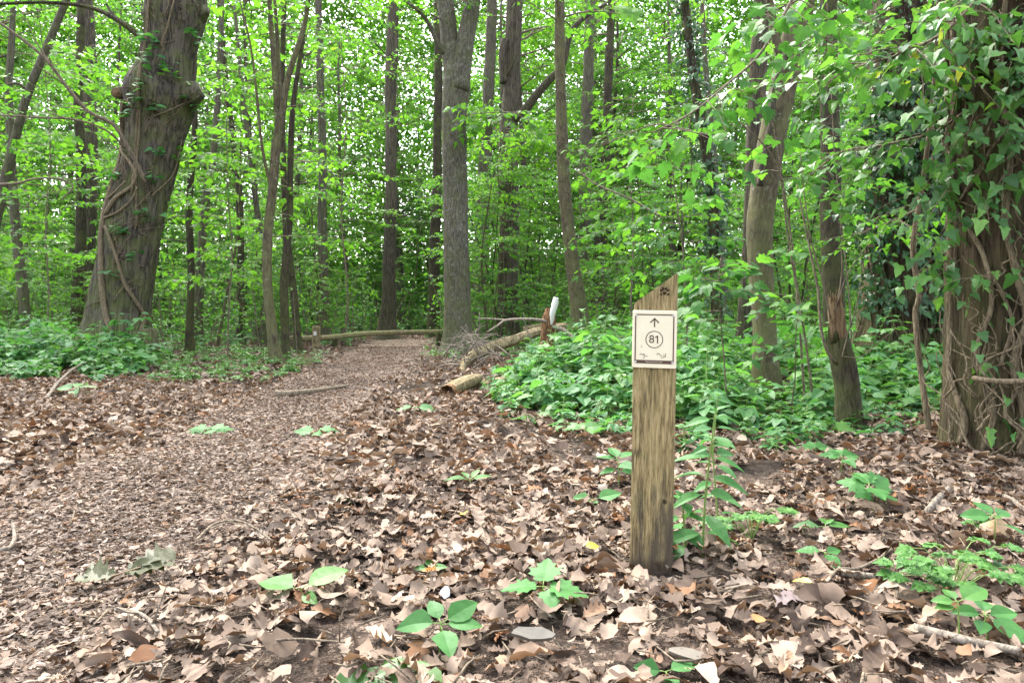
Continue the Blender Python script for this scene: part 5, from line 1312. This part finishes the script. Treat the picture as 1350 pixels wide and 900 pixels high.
seedling('seedling', 'jagged green seedling behind the trefoil bramble', 1108, 640, [(160, .09, .2, 1), (20, .09, .2, 1), (90, .09, .4, 1), (-80, .08, 0, .9)], .12, maple_hi, 'seedling', seed=10)
seedling('seedling', 'flat glossy dark leaf tuft behind the small round-leaved seedling', 1092, 705, [(170, .10, .0, 1), (10, .09, .1, 1), (60, .08, .3, 1)], .04, ovate_hi, 'ivy', seed=11)
seedling('seedling', 'tiny light green seedling on the path side at left', 98, 522, [(170, .2, .2, 1), (10, .2, .2, 1), (90, .2, .4, 1), (-60, .16, 0, .8)], .10, ovate_hi, 'herb_bright', seed=12)
seedling('seedling', 'pale green leaf cluster lying on the path below the oak', 275, 574, [(170, .15, .1, 1), (20, .15, .1, 1), (-60, .1, 0, 1), (110, .1, .2, 1)], .03, maple_hi, 'seedling', seed=13)
seedling('seedling', 'second pale leaf cluster on the path, nearer the middle', 416, 578, [(175, .13, .1, 1), (5, .14, .1, 1), (-60, .08, 0, 1)], .03, maple_hi, 'seedling', seed=14)
seedling('seedling', 'bluish leaf pair in front of the hollow log', 548, 548, [(180, .14, .1, 1), (15, .15, .1, 1), (90, .09, .2, 1)], .05, ovate_hi, 'herb', seed=15)
seedling('seedling', 'tiny sprout with narrow leaves in the middle of the dry leaves', 462, 671, [(190, .06, .2, 1), (15, .07, .3, 1), (100, .05, .5, 1)], .03, lance_hi, 'herb_bright', seed=16)
seedling('seedling', 'tiny sprout near the rusty leaf at the centre', 565, 764, [(190, .045, .2, 1), (0, .05, .2, 1), (95, .04, .5, 1)], .03, ovate_hi, 'herb_bright', seed=17)
seedling('seedling', 'grassy bright sprout above the yellow leaf', 620, 650, [(190, .10, .3, 1), (15, .09, .3, 1), (120, .08, .5, 1), (60, .08, .6, 1)], .05, lance_hi, 'herb_bright', seed=18)
seedling('seedling', 'jagged green leaves on leaf litter below the herb bed', 770, 580, [(180, .12, .1, 1), (20, .12, .2, 1), (80, .1, .4, 1), (-60, .09, 0, .9)], .08, maple_hi, 'herb_bright', seed=19)
seedling('seedling', 'spreading green seedling under the leaning olive trunk', 1075, 600, [(170, .10, .1, 1), (15, .1, .2, 1), (90, .09, .4, 1)], .06, maple_hi, 'seedling', seed=20)
seedling('seedling', 'green leaves poking up at the bottom edge under the signpost', 880, 905, [(170, .06, .1, 1), (15, .07, .2, 1), (-80, .06, 0, 1)], .03, ovate_hi, 'seedling', seed=21)
seedling('seedling', 'leafy seedling at the right edge below the broken stick', 1310, 735, [(170, .09, .1, 1), (30, .08, .2, 1), (100, .08, .5, 1), (-50, .08, 0, .8)], .12, ovate_hi, 'seedling', seed=22)

# tall nettle-like stalks right of the post
def stalk(label, px, py, H, pairs, leaf, seed, lean, mat='seedling', tm=lance_hi):
    rr = np.random.default_rng(seed); b = gpt(px, py); t = thing('tall_herb', label, 'plant', tuple(b)); g = Geo(); lv = Leaves()
    Q = resample(np.array([[0, 0, -.02], [lean * .3, .01, H * .4], [lean, .0, H]]), 20); tube(g, Q, np.linspace(.0045, .0025, 20), 7)
    for k in range(pairs):
        f = .12 + .88 * (k + .6) / pairs; i = f * 18.99; j = int(i); p = Q[j] + (Q[j + 1] - Q[j]) * (i - j); a0 = (k % 2) * PI / 2 + rr.normal() * .3 + .3; s = leaf * (1.05 - .45 * f) * rr.uniform(.85, 1.15)
        for sg in (0, PI):
            dv = np.array([math.cos(a0 + sg), math.sin(a0 + sg), rr.uniform(-.25, .15)]); q = p + norm(dv) * .02; tube(g, np.array([p, q]), np.array([.0018, .0014]), 4, cap=False); lv.put(q, dv, np.array([0, -.3, 1]) + rr.normal(size=3) * .15, s)
    for k in range(3): a = k * 2.1; lv.put(Q[-1], np.array([math.cos(a), math.sin(a), .7]), np.array([0, -.2, 1]), leaf * .35)
    link('stem', g.mesh('stem', M['stem']), t); link('leaves', lv.geo(tm, rr).mesh('leaves', M[mat], smooth=False), t)


stalk('tall nettle-like stalk with paired leaves, right beside the signpost', 926, 742, .50, 7, .145, 1, .045)
stalk('shorter nettle-like stalk leaning left behind the tall one', 948, 700, .36, 5, .12, 2, -.03)
stalk('small leafy stalk close against the signpost foot', 905, 738, .20, 4, .10, 3, -.015, tm=ovate_hi)
stalk('leafy herb stalk at the front of the herb bed beside the signpost', 940, 610, .42, 5, .13, 4, .03, 'herb', ovate_hi)


def ferny(label, px, py, n, span, seed, h=.1, mat='herb_bright'):
    """herb robert: fine lobed fronds made of many small leaflets"""
    rr = np.random.default_rng(seed); b = gpt(px, py); t = thing('ferny_herb', label, 'plant', tuple(b)); g = Geo(); lv = Leaves()
    for k in range(n):
        a = rr.uniform(0, 6.28); L = span * rr.uniform(.35, 1); e = np.array([math.cos(a) * L, math.sin(a) * L * .7, h * rr.uniform(.6, 1.3)]); Q = resample(np.array([[0, 0, 0], e * np.array([.5, .5, .9]), e]), 6); tube(g, Q, .0013, 4, cap=False)
        dv = norm(np.array([math.cos(a), math.sin(a), -.15]))
        for u in (-1.25, -.6, 0, .6, 1.25):
            d2 = np.array([math.cos(a + u), math.sin(a + u), -.1]); lv.put(e, d2, np.array([0, -.3, 1]) + rr.normal(size=3) * .1, .042 * (1.1 - .25 * abs(u)))
            for s in (-1, 1): lv.put(e + norm(d2) * .016, np.array([math.cos(a + u + s * .8), math.sin(a + u + s * .8), -.1]), np.array([0, -.3, 1]) + rr.normal(size=3) * .1, .02)
    link('stems', g.mesh('stems', M['stem'], smooth=True), t); link('leaflets', lv.geo(maple_mid, rr).mesh('leaflets', M[mat], smooth=False), t)


ferny('bright ferny herb with fine cut leaves right of the nettle stalk', 990, 720, 14, .13, 1)
ferny('large bright ferny herb with fine cut leaves at the right', 1255, 800, 30, .19, 2, .12)
ferny('small ferny tuft on the leaves above the mottled branch', 1300, 715, 6, .07, 3, .06)
ferny('pale ferny weed beside the path near the olive sapling', 405, 485, 30, .35, 4, .22)

# fallen green oak sprigs
def oak_green(seed, n=13):
    return Tmpl(oak_dry(seed, n, True).V * np.array([1.25, 1, 1]), [tuple(f) for f in oak_dry(seed, n, True).loops.reshape(-1, 4)])


gl = [oak_green(900 + k) for k in range(6)]
M['oak_green'] = leaf_mat('fresh_oak_leaf', [(0, (.04, .105, .022)), (1, (.08, .165, .035))], (1.3, 1.3, .8), .3, .4, .4)
M['oak_wilt'] = leaf_mat('wilted_oak_leaf', [(0, (.04, .045, .017)), (1, (.075, .08, .032))], (1.2, 1.2, .8), .25, .5, .3)
def sprig(name, label, px, py, specs, mat, seed, lift=.06):
    rr = np.random.default_rng(seed); b = gpt(px, py, lift); t = thing(name, label, 'leaf sprig', tuple(b)); g = Geo(); lv = Leaves()
    tube(g, resample(np.array([[-.05, -.03, -.01], [0, 0, 0], [.05, .02, .012]]), 6), .0022, 5)
    for az, L, up_ in specs:
        a = math.radians(az); dv = np.array([math.cos(a), math.sin(a), up_]); lv.put(np.array([math.cos(a), math.sin(a), 0]) * .008, dv, np.array([0, -.5, 1]) + rr.normal(size=3) * .25, L)
    link('twig', g.mesh('twig', M['stem_brown']), t); link('leaves', lv.geo(gl, rr).mesh('leaves', M[mat], smooth=True), t)


sprig('oak_sprig', 'fresh green oak sprig with pointed lobes at the bottom edge', 510, 930, [(20, .12, .25), (55, .12, .3), (95, .11, .35), (140, .11, .25), (170, .12, .1), (-5, .12, .1), (75, .09, .6)], 'oak_green', 1, .02)
sprig('oak_sprig', 'wilted grey green oak sprig lying at the lower left', 160, 775, [(30, .15, .3), (10, .15, .15), (50, .13, .35), (200, .12, .0), (190, .10, .1)], 'oak_wilt', 2, .05)

# single coloured leaves and scraps
def one_leaf(name, label, cat, px, py, size, tm, col, az, nr=(0, -.5, 1), lift=.06, seed=0):
    rr = np.random.default_rng(seed); p = gpt(px, py, lift); g = Geo(); a = math.radians(az)
    scatter(g, [tm], np.array([[-math.cos(a) * size / 2, -math.sin(a) * size / 2, 0]]), np.array([[math.cos(a), math.sin(a), .1]]), np.array([nr], float), np.array([size]), r=rr)
    o = link(name, g.mesh(name, plain(name + '_tone', col, .5, .3, .3, 60.)), None, tuple(p)); tag(o, label, cat)


one_leaf('yellow_leaf', 'small upright yellow leaf in the middle of the dry leaves', 'leaf', 611, 696, .05, ovate_hi[1], (.55, .42, .04), 100, (0, -1, .5))
one_leaf('yellow_leaf', 'bright yellow leaf left of the signpost foot', 'leaf', 782, 744, .05, ovate_hi[2], (.62, .46, .03), 20)
one_leaf('yellow_leaf', 'curled lime yellow leaf right of the signpost foot', 'leaf', 1056, 799, .07, lance_hi[1], (.42, .46, .08), 120)
one_leaf('rusty_leaf', 'rusty orange oak leaf in the dark patch above the white scrap', 'leaf', 567, 782, .06, dry_hi[4], (.45, .17, .03), -20)
one_leaf('rusty_leaf', 'round rusty brown leaf in the lower right dry leaves', 'leaf', 1000, 845, .06, ovate_hi[0], (.32, .15, .06), 60)
one_leaf('tilted_leaf', 'brown leaf leaning against the signpost foot', 'leaf', 884, 744, .09, dry_hi[2], (.26, .12, .055), 80, (0, -1, .4), .05)
one_leaf('tilted_leaf', 'dull purple grey leaf lying flat near the ferny herbs', 'leaf', 1040, 818, .11, dry_hi[8], (.20, .15, .135), 30)


def scrap(name, label, cat, px, py, w, h, t_, col, rot, lift=.06, seed=0):
    rr = np.random.default_rng(seed); p = gpt(px, py, lift); a = np.linspace(0, 2 * PI, 11, endpoint=False); k = .8 + .3 * rr.random(11); F = np.stack([np.cos(a) * w / 2 * k, np.zeros(11), np.sin(a) * h / 2 * k + h / 2], 1); F[:, 1] = .15 * h * np.sin(F[:, 0] / w * 3); B = F + np.array([0, t_, 0])
    g = Geo(); j = np.arange(11); j2 = (j + 1) % 11; g.add(np.vstack([F, B]), np.concatenate([j, (j + 11)[::-1], np.stack([j2, j, j + 11, j2 + 11], 1).ravel()]), np.concatenate([[11, 11], np.full(11, 4)]))
    o = link(name, g.mesh(name, plain(name + '_tone', col, .7, .2, .3, 50.), smooth=False), None, tuple(p)); o.rotation_euler = rot; tag(o, label, cat)


scrap('paper_scrap', 'white scrap of paper standing in the dry leaves', 'scrap', 587, 818, .033, .036, .003, (.60, .60, .60), (-.5, .1, .2), .04, 3)
scrap('bark_chip', 'pale flat chip of bark lying at the bottom centre', 'bark chip', 703, 868, .11, .035, .012, (.15, .135, .11), (-1.0, .05, .1), .05, 4)
scrap('bark_chip', 'flat whitish bark flake at the bottom edge', 'bark chip', 905, 896, .09, .03, .010, (.18, .155, .12), (-1.1, .05, -.1), .05, 5)
scrap('rotten_wood_chunk', 'chunk of reddish brown rotten wood at the right edge', 'wood chunk', 1335, 735, .12, .09, .07, (.40, .26, .15), (-.6, .2, .3), .02, 6)
